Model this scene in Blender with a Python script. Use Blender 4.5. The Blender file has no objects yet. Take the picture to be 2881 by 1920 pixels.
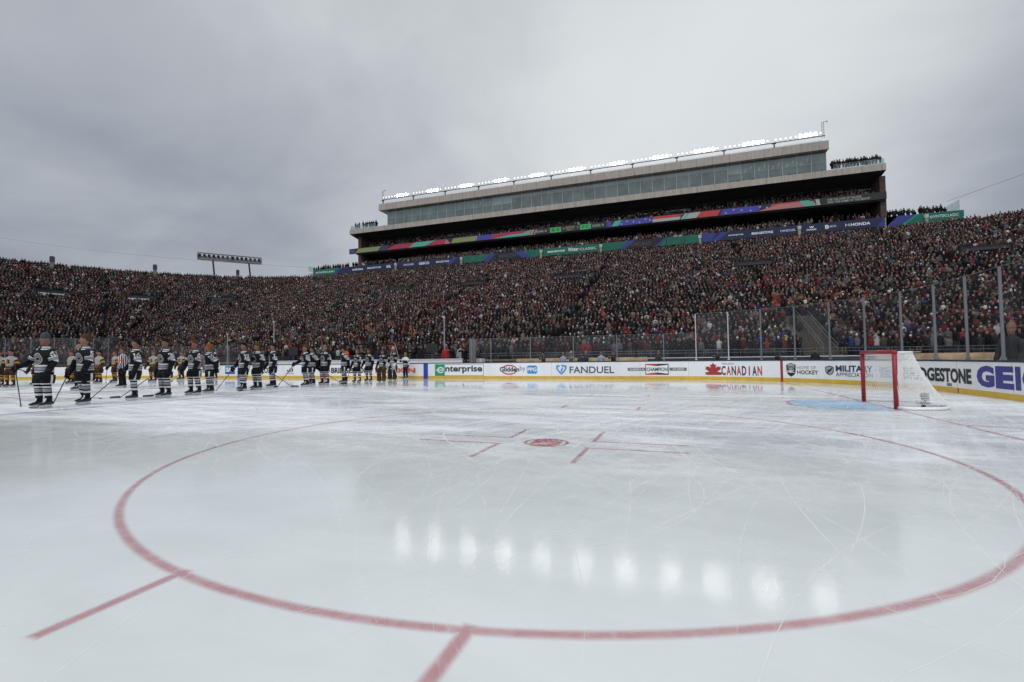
import bpy, math, random
import numpy as np
from mathutils import Vector, Matrix
from mathutils.bvhtree import BVHTree
R = math.radians
rng = random.Random(11)
nrng = np.random.default_rng(11)
scene = bpy.context.scene
COL = scene.collection

# ------------------------------------------------------------------ camera
CAM = Vector((1.76481, -6.37555, 1.16976))
def _camera():
    yaw, pitch, roll = -0.339970, 0.038019, -0.012114
    f = Vector((math.sin(yaw)*math.cos(pitch), math.cos(yaw)*math.cos(pitch), math.sin(pitch)))
    r = Vector((math.cos(yaw), -math.sin(yaw), 0)); u = r.cross(f)
    c, s = math.cos(roll), math.sin(roll)
    r2, u2 = c*r + s*u, -s*r + c*u
    cd = bpy.data.cameras.new('camera'); co = bpy.data.objects.new('camera', cd); COL.objects.link(co)
    m = Matrix.Identity(4)
    for i in range(3):
        m[i][0], m[i][1], m[i][2], m[i][3] = r2[i], u2[i], -f[i], CAM[i]
    co.matrix_world = m
    cd.sensor_width = 36.0; cd.sensor_fit = 'HORIZONTAL'; cd.lens = 16.517
    cd.clip_start = 0.05; cd.clip_end = 3000
    scene.camera = co
_camera()

# ------------------------------------------------------------------ sky, sun, exposure
scene.view_settings.view_transform = 'Standard'
scene.view_settings.look = 'None'
scene.view_settings.exposure = 0.0
scene.view_settings.gamma = 1.0
SUN_EL, SUN_AZ = 60.0, 190.0            # soft light from behind the camera, high

class X:
    """tiny wrapper so that shader maths can be written as formulas"""
    def __init__(s, nt, sock): s.nt, s.k = nt, sock
    def op(s, o, *a):
        n = s.nt.nodes.new('ShaderNodeMath'); n.operation = o
        for i, v in enumerate((s,)+a):
            if isinstance(v, X): s.nt.links.new(v.k, n.inputs[i])
            else: n.inputs[i].default_value = v
        return X(s.nt, n.outputs[0])
    def __add__(s, o): return s.op('ADD', o)
    __radd__ = __add__
    def __sub__(s, o): return s.op('SUBTRACT', o)
    def __rsub__(s, o): return (s*-1.0) + o
    def __mul__(s, o): return s.op('MULTIPLY', o)
    __rmul__ = __mul__
    def __truediv__(s, o): return s.op('DIVIDE', o)
    def abs(s): return s.op('ABSOLUTE')
    def min(s, o): return s.op('MINIMUM', o)
    def max(s, o): return s.op('MAXIMUM', o)
    def pow(s, o): return s.op('POWER', o)
    def sqrt(s): return s.op('SQRT')
    def lt(s, o): return s.op('LESS_THAN', o)
    def gt(s, o): return s.op('GREATER_THAN', o)
    def clamp(s):
        n = s.nt.nodes.new('ShaderNodeClamp'); s.nt.links.new(s.k, n.inputs[0]); return X(s.nt, n.outputs[0])
    def smooth(s, a, b):
        n = s.nt.nodes.new('ShaderNodeMapRange'); n.interpolation_type = 'SMOOTHSTEP'
        s.nt.links.new(s.k, n.inputs[0]); n.inputs[1].default_value = a; n.inputs[2].default_value = b
        n.inputs[3].default_value = 0; n.inputs[4].default_value = 1
        return X(s.nt, n.outputs[0])
def mixc(nt, f, a, b):
    n = nt.nodes.new('ShaderNodeMix'); n.data_type = 'RGBA'
    if isinstance(f, X): nt.links.new(f.k, n.inputs[0])
    else: n.inputs[0].default_value = f
    for i, v in ((6, a), (7, b)):
        if isinstance(v, X): nt.links.new(v.k, n.inputs[i])
        else: n.inputs[i].default_value = (v[0], v[1], v[2], 1)
    return X(nt, n.outputs[2])
def noise(nt, vec, scale, detail=4.0, rough=0.5, dist=0.0, out=0):
    n = nt.nodes.new('ShaderNodeTexNoise')
    if vec is not None: nt.links.new(vec.k, n.inputs['Vector'])
    n.inputs['Scale'].default_value = scale; n.inputs['Detail'].default_value = detail
    n.inputs['Roughness'].default_value = rough; n.inputs['Distortion'].default_value = dist
    return X(nt, n.outputs[out])
def combine(nt, x, y, z):
    n = nt.nodes.new('ShaderNodeCombineXYZ')
    for i, v in enumerate((x, y, z)):
        if isinstance(v, X): nt.links.new(v.k, n.inputs[i])
        else: n.inputs[i].default_value = v
    return X(nt, n.outputs[0])
def separate(nt, v):
    n = nt.nodes.new('ShaderNodeSeparateXYZ'); nt.links.new(v.k, n.inputs[0])
    return [X(nt, o) for o in n.outputs]

def _world():
    w = bpy.data.worlds.new('World'); scene.world = w; w.use_nodes = True
    nt = w.node_tree; nt.nodes.clear()
    out = nt.nodes.new('ShaderNodeOutputWorld'); bg = nt.nodes.new('ShaderNodeBackground')
    nt.links.new(bg.outputs[0], out.inputs[0])
    sky = nt.nodes.new('ShaderNodeTexSky'); sky.sky_type = 'NISHITA'; sky.sun_disc = False
    sky.sun_elevation = R(SUN_EL); sky.sun_rotation = R(SUN_AZ)
    sky.air_density = 1.0; sky.dust_density = 3.0
    tc = nt.nodes.new('ShaderNodeTexCoord')
    x, y, z = separate(nt, X(nt, tc.outputs['Generated']))
    zc = z.max(0.0)
    px, py = x/(zc+0.30), y/(zc+0.30)          # flat cloud deck seen in perspective
    uv = combine(nt, px, py, 0.0)
    big = noise(nt, uv, 0.55, 4.0, 0.50, 0.35)
    mid = noise(nt, combine(nt, px*1.0+7.3, py*0.8+2.1, 0.0), 1.5, 5.0, 0.55, 0.3)
    wisp = noise(nt, combine(nt, px*2.2+py*0.6, py*4.5, 5.0), 1.0, 6.0, 0.55, 0.6)
    # the thin bright part of the deck ahead, the thick dark parts at both sides
    def lobe(d, k):
        dd = (x*d[0] + y*d[1] + z*d[2]).max(0.0)
        return dd.pow(k)
    br = lobe((0.045, 0.820, 0.570), 5.0)
    dk = lobe((-0.90, 0.365, 0.24), 6.0)
    dk2 = lobe((0.640, 0.735, 0.22), 9.0)
    low = (1.0 - zc*3.2).max(0.0)
    v = big*0.70 + mid*0.62 + (wisp-0.5)*0.17 - 0.20 + br*0.50 - dk*0.24 - dk2*0.46 - low*0.02
    v = v.smooth(-0.02, 1.02)
    c = mixc(nt, v, (0.232, 0.256, 0.318), (0.760, 0.795, 0.812))
    c = mixc(nt, 0.06, c, X(nt, mulcol(nt, X(nt, sky.outputs[0]), 0.10).k))
    # an overcast sky is brighter overhead and on the sun's side (behind the camera)
    back = (y*-0.8 + z*0.9).max(0.0)
    gain = 1.0 + back.smooth(0.45, 1.1)*1.15
    c = mulcol(nt, c, gain)
    nt.links.new(c.k, bg.inputs[0]); bg.inputs[1].default_value = 1.0
def mulcol(nt, c, f):
    n = nt.nodes.new('ShaderNodeVectorMath'); n.operation = 'SCALE'
    nt.links.new(c.k, n.inputs[0])
    if isinstance(f, X): nt.links.new(f.k, n.inputs[3])
    else: n.inputs[3].default_value = f
    return X(nt, n.outputs[0])
_world()
def _sun():
    l = bpy.data.lights.new('sun', 'SUN'); l.energy = 0.75; l.angle = R(30); l.color = (1.0, 0.97, 0.93)
    o = bpy.data.objects.new('sun', l); COL.objects.link(o)
    el, az = R(SUN_EL), R(SUN_AZ)
    d = Vector((math.sin(az)*math.cos(el), math.cos(az)*math.cos(el), math.sin(el)))
    o.rotation_euler = (-d).to_track_quat('-Z', 'Y').to_euler()
_sun()

# ------------------------------------------------------------------ materials
MATS = {}
def mat(name, col, rough=0.7, metal=0.0, var=0.0, vscale=6.0, spec=0.5, emit=None, estr=0.0, bump=0.0):
    if name in MATS: return MATS[name]
    m = bpy.data.materials.new(name); m.use_nodes = True; nt = m.node_tree
    b = nt.nodes['Principled BSDF']
    b.inputs['Base Color'].default_value = (*col, 1); b.inputs['Roughness'].default_value = rough
    b.inputs['Metallic'].default_value = metal; b.inputs['Specular IOR Level'].default_value = spec
    if var > 0:
        tc = nt.nodes.new('ShaderNodeTexCoord')
        n = noise(nt, X(nt, tc.outputs['Object']), vscale, 5.0, 0.6)
        f = n.smooth(0.3, 0.7)
        c = mixc(nt, f, tuple(v*(1-var) for v in col), tuple(min(1, v*(1+var)) for v in col))
        nt.links.new(c.k, b.inputs['Base Color'])
        if bump > 0:
            bp = nt.nodes.new('ShaderNodeBump'); bp.inputs['Strength'].default_value = bump; bp.inputs['Distance'].default_value = 0.02
            nt.links.new(n.k, bp.inputs['Height']); nt.links.new(bp.outputs[0], b.inputs['Normal'])
    if emit:
        b.inputs['Emission Color'].default_value = (*emit, 1); b.inputs['Emission Strength'].default_value = estr
    MATS[name] = m
    return m
def attr_mat(name, rough=0.85, spec=0.2):
    m = bpy.data.materials.new(name); m.use_nodes = True; nt = m.node_tree
    b = nt.nodes['Principled BSDF']; b.inputs['Roughness'].default_value = rough; b.inputs['Specular IOR Level'].default_value = spec
    a = nt.nodes.new('ShaderNodeAttribute'); a.attribute_name = 'Col'
    nt.links.new(a.outputs['Color'], b.inputs['Base Color'])
    MATS[name] = m
    return m
white_panel = None
yellow_kick = mat('yellow_kick_plastic', (0.62, 0.40, 0.035), 0.4, var=0.10, vscale=3.0)
navy_cap = mat('dark_navy_plastic', (0.012, 0.017, 0.035), 0.4)
seam_grey = mat('seam_grey', (0.50, 0.51, 0.53), 0.5)
alu = mat('brushed_aluminium', (0.52, 0.54, 0.57), 0.38, 0.6)
steel = mat('galvanised_steel', (0.36, 0.38, 0.40), 0.45, 0.5)
dark_steel = mat('dark_steel', (0.035, 0.037, 0.042), 0.5, 0.3)
concrete = mat('grey_concrete', (0.20, 0.195, 0.19), 0.9, var=0.18, vscale=0.6, bump=0.2)
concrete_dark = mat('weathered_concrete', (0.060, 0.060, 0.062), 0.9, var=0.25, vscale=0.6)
beige_panel = None
brick = mat('brown_brick', (0.075, 0.048, 0.035), 0.9, var=0.25, vscale=2.0)
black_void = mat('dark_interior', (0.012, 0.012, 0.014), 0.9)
ink = mat('black_ink', (0.015, 0.016, 0.02), 0.5)
ink_navy = mat('navy_ink', (0.020, 0.030, 0.085), 0.5)
ink_blue = mat('royal_blue_ink', (0.020, 0.050, 0.330), 0.45)
ink_red = mat('red_ink', (0.50, 0.022, 0.030), 0.45)
ink_dkred = mat('maple_red_ink', (0.33, 0.025, 0.025), 0.45)
ink_grey = mat('grey_ink', (0.16, 0.17, 0.19), 0.5)
ink_sky = mat('sky_blue_ink', (0.03, 0.27, 0.56), 0.45)
ink_green = mat('green_ink', (0.010, 0.30, 0.125), 0.45)
ink_white = mat('white_ink', (0.80, 0.81, 0.82), 0.45)
ink_orange = mat('orange_pink_ink', (0.72, 0.13, 0.03), 0.45)
ink_teal = mat('teal_ink', (0.02, 0.22, 0.24), 0.45)

def _board_plastic():
    m = mat('white_board_plastic', (0.80, 0.81, 0.82), 0.35); nt = m.node_tree; b = nt.nodes['Principled BSDF']
    g = nt.nodes.new('ShaderNodeNewGeometry'); x, y, z = separate(nt, X(nt, g.outputs['Position']))
    n1 = noise(nt, combine(nt, x*5.0, y*5.0, z*9.0), 1.0, 5.0, 0.7, 0.6)          # puck marks and scuffs
    n2 = noise(nt, combine(nt, x*1.2, y*1.2, z*0.5), 1.0, 4.0, 0.6)
    sc = n1.smooth(0.64, 0.72)*n2.smooth(0.42, 0.60)
    c = mixc(nt, n2.smooth(0.3, 0.7), (0.74, 0.755, 0.77), (0.83, 0.835, 0.84))
    c = mixc(nt, sc*0.62, c, (0.12, 0.12, 0.13)); nt.links.new(c.k, b.inputs['Base Color'])
    return m
white_panel = _board_plastic()
def _precast():
    m = mat('beige_precast', (0.43, 0.385, 0.34), 0.85); nt = m.node_tree; b = nt.nodes['Principled BSDF']
    g = nt.nodes.new('ShaderNodeNewGeometry'); x, y, z = separate(nt, X(nt, g.outputs['Position']))
    fr = (x/3.05).op('FRACT'); joint = fr.lt(0.018).max((fr.gt(0.994)))
    st = noise(nt, combine(nt, x*2.6, 0.0, z*0.25), 1.0, 5.0, 0.65)               # rain streaks down the panels
    cell = noise(nt, combine(nt, (x/3.05).op('FLOOR')*3.7, 0.0, 0.0), 1.0, 0.0)
    c = mixc(nt, st.smooth(0.35, 0.70), (0.36, 0.320, 0.280), (0.47, 0.425, 0.378))
    c = mulcol(nt, c, cell*0.30+0.86)
    c = mixc(nt, joint*0.75, c, (0.12, 0.108, 0.098)); nt.links.new(c.k, b.inputs['Base Color'])
    return m
beige_panel = _precast()

# ------------------------------------------------------------------ mesh helpers
class MB:
    def __init__(s): s.v, s.f, s.m = [], [], []
    def vert(s, p): s.v.append(tuple(p)); return len(s.v)-1
    def face(s, idx, m=0): s.f.append(tuple(idx)); s.m.append(m)
    def poly(s, pts, m=0): s.face([s.vert(p) for p in pts], m)
    def box(s, c, d, m=0, rz=0.0):
        hx, hy, hz = d[0]/2, d[1]/2, d[2]/2; co, si = math.cos(rz), math.sin(rz); i = []
        for z in (-hz, hz):
            for x, y in ((-hx, -hy), (hx, -hy), (hx, hy), (-hx, hy)):
                i.append(s.vert((c[0]+x*co-y*si, c[1]+x*si+y*co, c[2]+z)))
        for q in ((3, 2, 1, 0), (4, 5, 6, 7), (0, 1, 5, 4), (1, 2, 6, 5), (2, 3, 7, 6), (3, 0, 4, 7)):
            s.face([i[k] for k in q], m)
    def box2(s, a, b, m=0):
        s.box(((a[0]+b[0])/2, (a[1]+b[1])/2, (a[2]+b[2])/2), (abs(b[0]-a[0]), abs(b[1]-a[1]), abs(b[2]-a[2])), m)
    def tube(s, pts, rad, n=10, mats=0, ref=(1, 0, 0), cap=True, flat=None):
        """rings along a path; rad: number or (a, b) per ring, a along ref; flat: ring normal fixed"""
        P = [Vector(p) for p in pts]; rings = []
        for i, p in enumerate(P):
            d = (P[min(i+1, len(P)-1)] - P[max(i-1, 0)])
            if flat is not None: d = Vector(flat)
            if d.length < 1e-9: d = Vector((0, 0, 1))
            d.normalize()
            a = Vector(ref) - d*Vector(ref).dot(d)
            if a.length < 1e-4: a = Vector((0, 1, 0)) - d*d.y
            a.normalize(); b = d.cross(a)
            r = rad[i] if isinstance(rad, (list, tuple)) else rad
            ra, rb = r if isinstance(r, (list, tuple)) else (r, r)
            rings.append([s.vert(p + a*(ra*math.cos(2*math.pi*k/n)) + b*(rb*math.sin(2*math.pi*k/n))) for k in range(n)])
        for i in range(len(P)-1):
            for k in range(n):
                m = mats(i, k) if callable(mats) else (mats[i] if isinstance(mats, (list, tuple)) else mats)
                k2 = (k+1) % n
                s.face((rings[i][k], rings[i][k2], rings[i+1][k2], rings[i+1][k]), m)
        if cap:
            g = (lambda i: mats(i, 0) if callable(mats) else (mats[i] if isinstance(mats, (list, tuple)) else mats))
            s.face(rings[0][::-1], g(0)); s.face(rings[-1], g(len(P)-2))
    def ball(s, c, r, m=0, nu=8, nv=6):
        rx, ry, rz = r if isinstance(r, (list, tuple)) else (r, r, r)
        s.tube([(c[0], c[1], c[2]-rz*math.cos(math.pi*(j+.35)/(nv+.7))) for j in range(nv+1)],
               [(rx*math.sin(math.pi*(j+.35)/(nv+.7)), ry*math.sin(math.pi*(j+.35)/(nv+.7))) for j in range(nv+1)], nu, m, flat=(0, 0, 1))
    def add(s, o, f=lambda p: p, m0=0):
        b = len(s.v); s.v += [tuple(f(p)) for p in o.v]
        s.f += [tuple(i+b for i in q) for q in o.f]; s.m += [k+m0 for k in o.m]
    def mesh(s, name, mats, smooth=False):
        me = bpy.data.meshes.new(name); me.from_pydata(s.v, [], s.f)
        for m in mats: me.materials.append(m)
        if len(mats) > 1: me.polygons.foreach_set('material_index', s.m)
        if smooth: me.polygons.foreach_set('use_smooth', [True]*len(s.f))
        me.update()
        return me
    def build(s, name, mats, parent=None, smooth=False):
        if not isinstance(mats, (list, tuple)): mats = [mats]
        return obj(name, s.mesh(name, mats, smooth), parent)
def obj(name, me, parent=None):
    o = bpy.data.objects.new(name, me); COL.objects.link(o)
    if parent is not None: o.parent = parent
    return o
def tag(o, label=None, cat=None, group=None, kind=None):
    if label: o['label'] = label
    if cat: o['category'] = cat
    if group: o['group'] = group
    if kind: o['kind'] = kind
    return o
def empty(name, loc, rz=0.0, sc=1.0):
    o = bpy.data.objects.new(name, None); COL.objects.link(o)
    o.location = loc; o.rotation_euler = (0, 0, rz); o.scale = (sc, sc, sc); o.empty_display_size = 0.2
    return o
def frame_loc(o): return o

_TX = {}
def text_shape(s, bold=0.0):
    """outline of a word as 2D points in the unit box, with faces and the natural width/height"""
    k = (s, bold)
    if k in _TX: return _TX[k]
    cu = bpy.data.curves.new('t', 'FONT'); cu.body = s; cu.size = 1.0; cu.offset = bold; cu.resolution_u = 3
    o = bpy.data.objects.new('t', cu); COL.objects.link(o)
    dg = bpy.context.evaluated_depsgraph_get(); dg.update()
    me = bpy.data.meshes.new_from_object(o.evaluated_get(dg))
    v = np.array([p.co[:2] for p in me.vertices]); f = [tuple(p.vertices) for p in me.polygons]
    bpy.data.objects.remove(o); bpy.data.curves.remove(cu); bpy.data.meshes.remove(me)
    lo, hi = v.min(0), v.max(0)
    r = ((v-lo)/(hi-lo), f, float((hi-lo)[0]), float((hi-lo)[1]))
    _TX[k] = r
    return r
def put_text(mb, s, fn, m=0, bold=0.02):
    """fn(u, v) with u, v in 0..1 gives the place of a point of the word"""
    v, f, _, _ = text_shape(s, bold)
    b = len(mb.v); mb.v += [tuple(fn(p[0], p[1])) for p in v]
    for q in f: mb.face([i+b for i in q], m)
def remesh(mb, name, mats, voxel, smooth=True):
    me = mb.mesh('tmp', [], False); o = obj('tmp', me)
    md = o.modifiers.new('r', 'REMESH'); md.mode = 'VOXEL'; md.voxel_size = voxel; md.use_smooth_shade = smooth
    sm = o.modifiers.new('s', 'SMOOTH'); sm.factor = 0.5; sm.iterations = 2
    dg = bpy.context.evaluated_depsgraph_get(); dg.update()
    r = bpy.data.meshes.new_from_object(o.evaluated_get(dg)); r.name = name
    bpy.data.objects.remove(o); bpy.data.meshes.remove(me)
    r.materials.clear()
    for m in mats: r.materials.append(m)
    return r
def set_col(me, cols):
    a = me.color_attributes.new('Col', 'FLOAT_COLOR', 'POINT')
    c = np.ones((len(cols), 4), np.float32); c[:, :3] = cols
    a.data.foreach_set('color', c.ravel())

# ------------------------------------------------------------------ ground, ice
GX, GY = 6.096, 6.706          # goal line, long axis of the rink (origin: the near face-off spot)
CX = -21.03                    # centre line
def _ground():
    mb = MB(); s = 700
    mb.poly([(-s, -s, -0.14), (s, -s, -0.14), (s, s, -0.14), (-s, s, -0.14)])
    m = mat('dark_field_cover', (0.030, 0.034, 0.040), 0.85, var=0.3, vscale=0.4)
    tag(mb.build('ground', m), kind='structure')
_ground()
R_C = 8.534; S0 = 0.918; SL = -42.97; YC = 11.13; YB = 19.66; XE = 9.452; XW = -51.50
def board_pt(s, z, off=0.0):
    """place on the inner face of the boards; s runs along them from left to right, off is towards the ice"""
    q = R_C*math.pi/2
    if s > S0+q: return Vector((XE-off, YC-(s-S0-q), z))
    if s > S0:
        t = (s-S0)/R_C; r = R_C-off
        return Vector((S0+r*math.sin(t), YC+r*math.cos(t), z))
    if s < SL-q: return Vector((XW+off, YC-(SL-q-s), z))
    if s < SL:
        t = (SL-s)/R_C; r = R_C-off
        return Vector((SL-r*math.sin(t), YC+r*math.cos(t), z))
    return Vector((s, YB-off, z))
def ice_material():
    m = bpy.data.materials.new('skated_ice'); m.use_nodes = True; nt = m.node_tree
    b = nt.nodes['Principled BSDF']
    g = nt.nodes.new('ShaderNodeNewGeometry'); pos = X(nt, g.outputs['Position'])
    x, y, z = separate(nt, pos)
    wob = noise(nt, pos, 60.0, 2.0)*0.010 - 0.005
    def cap(d, w, soft=0.030):
        return 1.0 - (d+wob).smooth(w-soft*0.5, w+soft)
    def seg(ax, ay, bx, by, w=0.026):        # axis-parallel bar
        dx = (x-(ax+bx)/2).abs()-abs(bx-ax)/2; dy = (y-(ay+by)/2).abs()-abs(by-ay)/2
        return cap(dx.max(dy), w)
    def ring(cx, cy, r, w=0.023):
        d = ((x-cx)*(x-cx)+(y-cy)*(y-cy)).sqrt()
        return cap((d-r).abs(), w)
    def disc(cx, cy, r):
        d = ((x-cx)*(x-cx)+(y-cy)*(y-cy)).sqrt()
        return cap(d, r)
    red = None
    def addr(k):
        nonlocal red
        red = k if red is None else red.max(k)
    # both end-zone circles through mirrored coordinates: |y-GY| folds the far spot on the near one
    yf = y
    y2 = (y-GY).abs()*-1.0 + GY               # 0 at both spots
    Y_keep = y
    y = y2
    addr(ring(0, 0, 4.572))
    ax_ = x.abs(); ay_ = y.abs()
    # hash marks at both sides of the circle
    dxh = (ax_-0.877).abs()-0.0; dyh = (ay_-4.785).abs()-0.305
    addr(cap(dxh.max(dyh), 0.027))
    # the L marks
    addr(cap(((ax_-1.22).abs()-0.61).max((ay_-0.25).abs()), 0.022))
    addr(cap(((ay_-0.70).abs()-0.45).max((ax_-0.62).abs()), 0.022))
    spot = disc(0, 0, 0.305)*cap(ax_, 0.20)
    addr(spot); addr(ring(0, 0, 0.292, 0.014))
    y = Y_keep
    red = red*(1.0-y.smooth(7.5, 9.5)*0.72)
    # goal line, trapezoid, centre line
    addr(cap((x-GX).abs(), 0.026))
    ty = (y-GY).abs()
    tz = (ty-3.353-(x-GX)*0.2727).abs()
    addr(cap(tz, 0.026)*x.gt(GX))
    addr(cap((x-CX).abs(), 0.15))
    # goal crease
    r = ((x-GX)*(x-GX)+(y-GY)*(y-GY)).sqrt()
    inside = cap(r, 1.80)*cap(ty, 1.20)*x.lt(GX)
    edge = ((r-1.829).abs()).min(100.0)
    addr((cap(edge, 0.026)*cap(ty, 1.24)*x.lt(GX)).max(cap((ty-1.22).abs(), 0.026)*cap(r, 1.83)*x.lt(GX)))
    blue = cap((x+13.21).abs(), 0.152).max(cap((x+28.85).abs(), 0.152))
    blue = blue.max(cap((((x-CX)*(x-CX)+(y-GY)*(y-GY)).sqrt()-4.572).abs(), 0.026))
    # wear: shaved, frosted and wet patches, scratch streaks from skating
    patch = noise(nt, combine(nt, x*0.16, y*0.30, 0.0), 1.0, 6.0, 0.62, 0.8)
    def strokes(a, along, across, z0):                    # long brush-like strokes at one direction
        ca, sa = math.cos(R(a)), math.sin(R(a))
        return noise(nt, combine(nt, (x*ca+y*sa)*along, (y*ca-x*sa)*across, z0), 1.0, 4.0, 0.62, 0.25)
    s1 = strokes(3, 0.13, 1.7, 3.0); s2 = strokes(-14, 0.16, 2.4, 9.0); s3 = strokes(24, 0.18, 3.2, 15.0); s4 = strokes(-48, 0.25, 4.5, 21.0); s5 = strokes(70, 0.25, 6.0, 27.0)
    fine = s1.max(s2)*0.6+s3*0.25+s2*0.15
    fine2 = s4.max(s5)*0.6+s3.max(s5)*0.4
    grain = noise(nt, pos, 240.0, 2.0, 0.6)
    zone = patch.smooth(0.36, 0.62)                       # 1 = skated and frosted, 0 = wet sheet
    streak = (fine*0.62+fine2*0.38).smooth(0.46, 0.62)
    dist = (y+6.4)
    used = dist.smooth(3.6, 8.5)
    matte = dist.smooth(3.2, 7.0)*(1.0-dist.smooth(13.0, 21.0)*0.92)*(0.55+zone*0.45)                          # play has gone on away from the near boards
    frost = (streak*(0.10+used*0.85)*(0.40+zone*0.60)*(1.0-dist.smooth(15.0, 22.0)*0.75)).clamp()
    wet = mixc(nt, zone, (0.52, 0.562, 0.570), (0.735, 0.762, 0.758))
    wet = mixc(nt, used, (0.668, 0.702, 0.695), wet)
    mot = noise(nt, combine(nt, x*0.9, y*1.6, 2.0), 1.0, 5.0, 0.6, 0.5)
    wet = mulcol(nt, wet, mot*0.26+0.87)
    hair = strokes(-33, 1.2, 34.0, 40.0).max(strokes(18, 1.1, 30.0, 50.0)).max(strokes(64, 1.3, 38.0, 60.0)).smooth(0.62, 0.76)
    frost = (frost+hair*(0.17+0.12*used)).clamp()
    base = mixc(nt, frost*0.88, wet, (0.88, 0.90, 0.905))
    worn = noise(nt, combine(nt, x*7.0, y*7.0, 1.0), 1.0, 5.0, 0.7, 0.5).smooth(0.30, 0.60)
    spk = (grain.smooth(0.34, 0.60)*0.58+0.42)
    ra = (red*(0.66+used*0.30+worn*0.20)*spk.max(used*0.92)*(1.0-frost*0.14)).clamp()
    base = mixc(nt, (blue*(0.72-frost*0.55)).clamp(), base, (0.05, 0.13, 0.42))
    base = mixc(nt, (inside*(0.86-frost*0.55)).clamp(), base, (0.16, 0.47, 0.74))
    spot_y = ((y-GY).abs()*-1.0+GY); near_dot = 1.0-(x*x+spot_y*spot_y).smooth(0.12, 0.14)
    ra = ra.max(red*near_dot*0.90)
    base = mixc(nt, ra, base, (0.37, 0.032, 0.060))
    nt.links.new(base.k, b.inputs['Base Color'])
    ro = 0.075 + matte*0.17 + frost*0.36 + zone*0.06*used
    ro = ro*(1.0-dist.smooth(14.0, 20.0)*0.58)
    nt.links.new(ro.k, b.inputs['Roughness'])
    b.inputs['IOR'].default_value = 1.31
    b.inputs['Specular IOR Level'].default_value = 0.62
    # shallow ripples of the flooded sheet and fine scratches
    h1 = noise(nt, combine(nt, x*2.0, y*2.0, 0.0), 1.0, 3.0, 0.5)
    rut = noise(nt, combine(nt, x*7.0, y*38.0, 6.0), 1.0, 4.0, 0.65, 0.4)
    h = h1*0.5 + fine*0.5 + fine2*0.35 + grain*0.10 + rut*0.16
    bp = nt.nodes.new('ShaderNodeBump'); bp.inputs['Strength'].default_value = 0.09; bp.inputs['Distance'].default_value = 0.01
    h = h*(1.0-dist.smooth(13.0, 20.0)*0.85)
    nt.links.new(h.k, bp.inputs['Height']); nt.links.new(bp.outputs[0], b.inputs['Normal'])
    return m
def _ice():
    mb = MB()
    P = []
    sq = R_C*math.pi/2
    for i in range(25): P.append(board_pt(S0+sq*(1-i/24), 0))
    for i in range(25): P.append(board_pt(SL-sq*i/24, 0))
    pts = [(XE, -7.6, 0)] + [tuple(p) for p in P] + [(XW, -7.6, 0)]
    mb.poly(pts[::-1] if False else pts, 0)
    me = mb.mesh('ice', [ice_material()])
    if me.polygons[0].normal.z < 0: me.flip_normals()
    tag(obj('ice', me), kind='structure')
_ice()
def _skate_marks():
    """thin curved ribbons of shaved snow left by skate blades, a millimetre or two above the sheet"""
    mb = MB(); r = random.Random(5)
    for k in range(12500):
        if k < 700:
            x0, y0 = r.uniform(-4.0, 7.5), r.uniform(-3.2, 2.5); w0 = r.uniform(0.0018, 0.0042)
            if y0 < -1.6 and r.random() < 0.6: continue
        elif k < 7000:
            x0, y0 = r.uniform(-9, 8.5), r.uniform(-1.0, 8); w0 = r.uniform(0.0022, 0.0075)
        else:
            x0, y0 = r.uniform(-30, 9), r.uniform(1.5, 19); w0 = r.uniform(0.010, 0.030)
        a = r.uniform(0, 2*math.pi); L = r.uniform(0.4, 3.6)
        if r.random() < 0.08: L *= 2.6
        cur = r.choice((-1, 1))*r.uniform(0.01, 0.22) if r.random() < 0.85 else r.choice((-1, 1))*r.uniform(0.4, 0.9)
        n = max(6, int(L/0.25)); prev = None
        for i in range(n+1):
            t = i/n; w = w0*(math.sin(math.pi*min(1, max(0, t)))**0.5+0.05)
            nx, ny = -math.sin(a), math.cos(a)
            x0 += math.cos(a)*L/n; y0 += math.sin(a)*L/n; a += cur*L/n
            if not (-48 < x0 < 9.2 and -6.0 < y0 < 19.4): break
            if y0 > 12.0 and k % 3: break
            if x0 > 1.5 and y0 > 11.5 and (x0-S0)**2+(y0-YC)**2 > 8.2**2: break
            q = (mb.vert((x0+nx*w/2, y0+ny*w/2, 0.002)), mb.vert((x0-nx*w/2, y0-ny*w/2, 0.002)))
            if prev: mb.face((prev[0], prev[1], q[1], q[0]))
            prev = q
    m = bpy.data.materials.new('shaved_snow'); m.use_nodes = True; nt = m.node_tree
    b = nt.nodes['Principled BSDF']; b.inputs['Base Color'].default_value = (0.93, 0.94, 0.945, 1); b.inputs['Roughness'].default_value = 0.8
    g = nt.nodes.new('ShaderNodeNewGeometry')
    n = noise(nt, X(nt, g.outputs['Position']), 3.0, 5.0, 0.75)
    tr = nt.nodes.new('ShaderNodeBsdfTransparent'); mx = nt.nodes.new('ShaderNodeMixShader')
    nt.links.new((n.smooth(0.20, 0.64)*0.66).k, mx.inputs[0]); nt.links.new(tr.outputs[0], mx.inputs[1]); nt.links.new(b.outputs[0], mx.inputs[2])
    nt.links.new(mx.outputs[0], nt.nodes['Material Output'].inputs[0])
    tag(mb.build('skate_marks', m), 'white scratches and snow left by skates across the ice', 'skate marks', kind='stuff')
_skate_marks()

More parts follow.
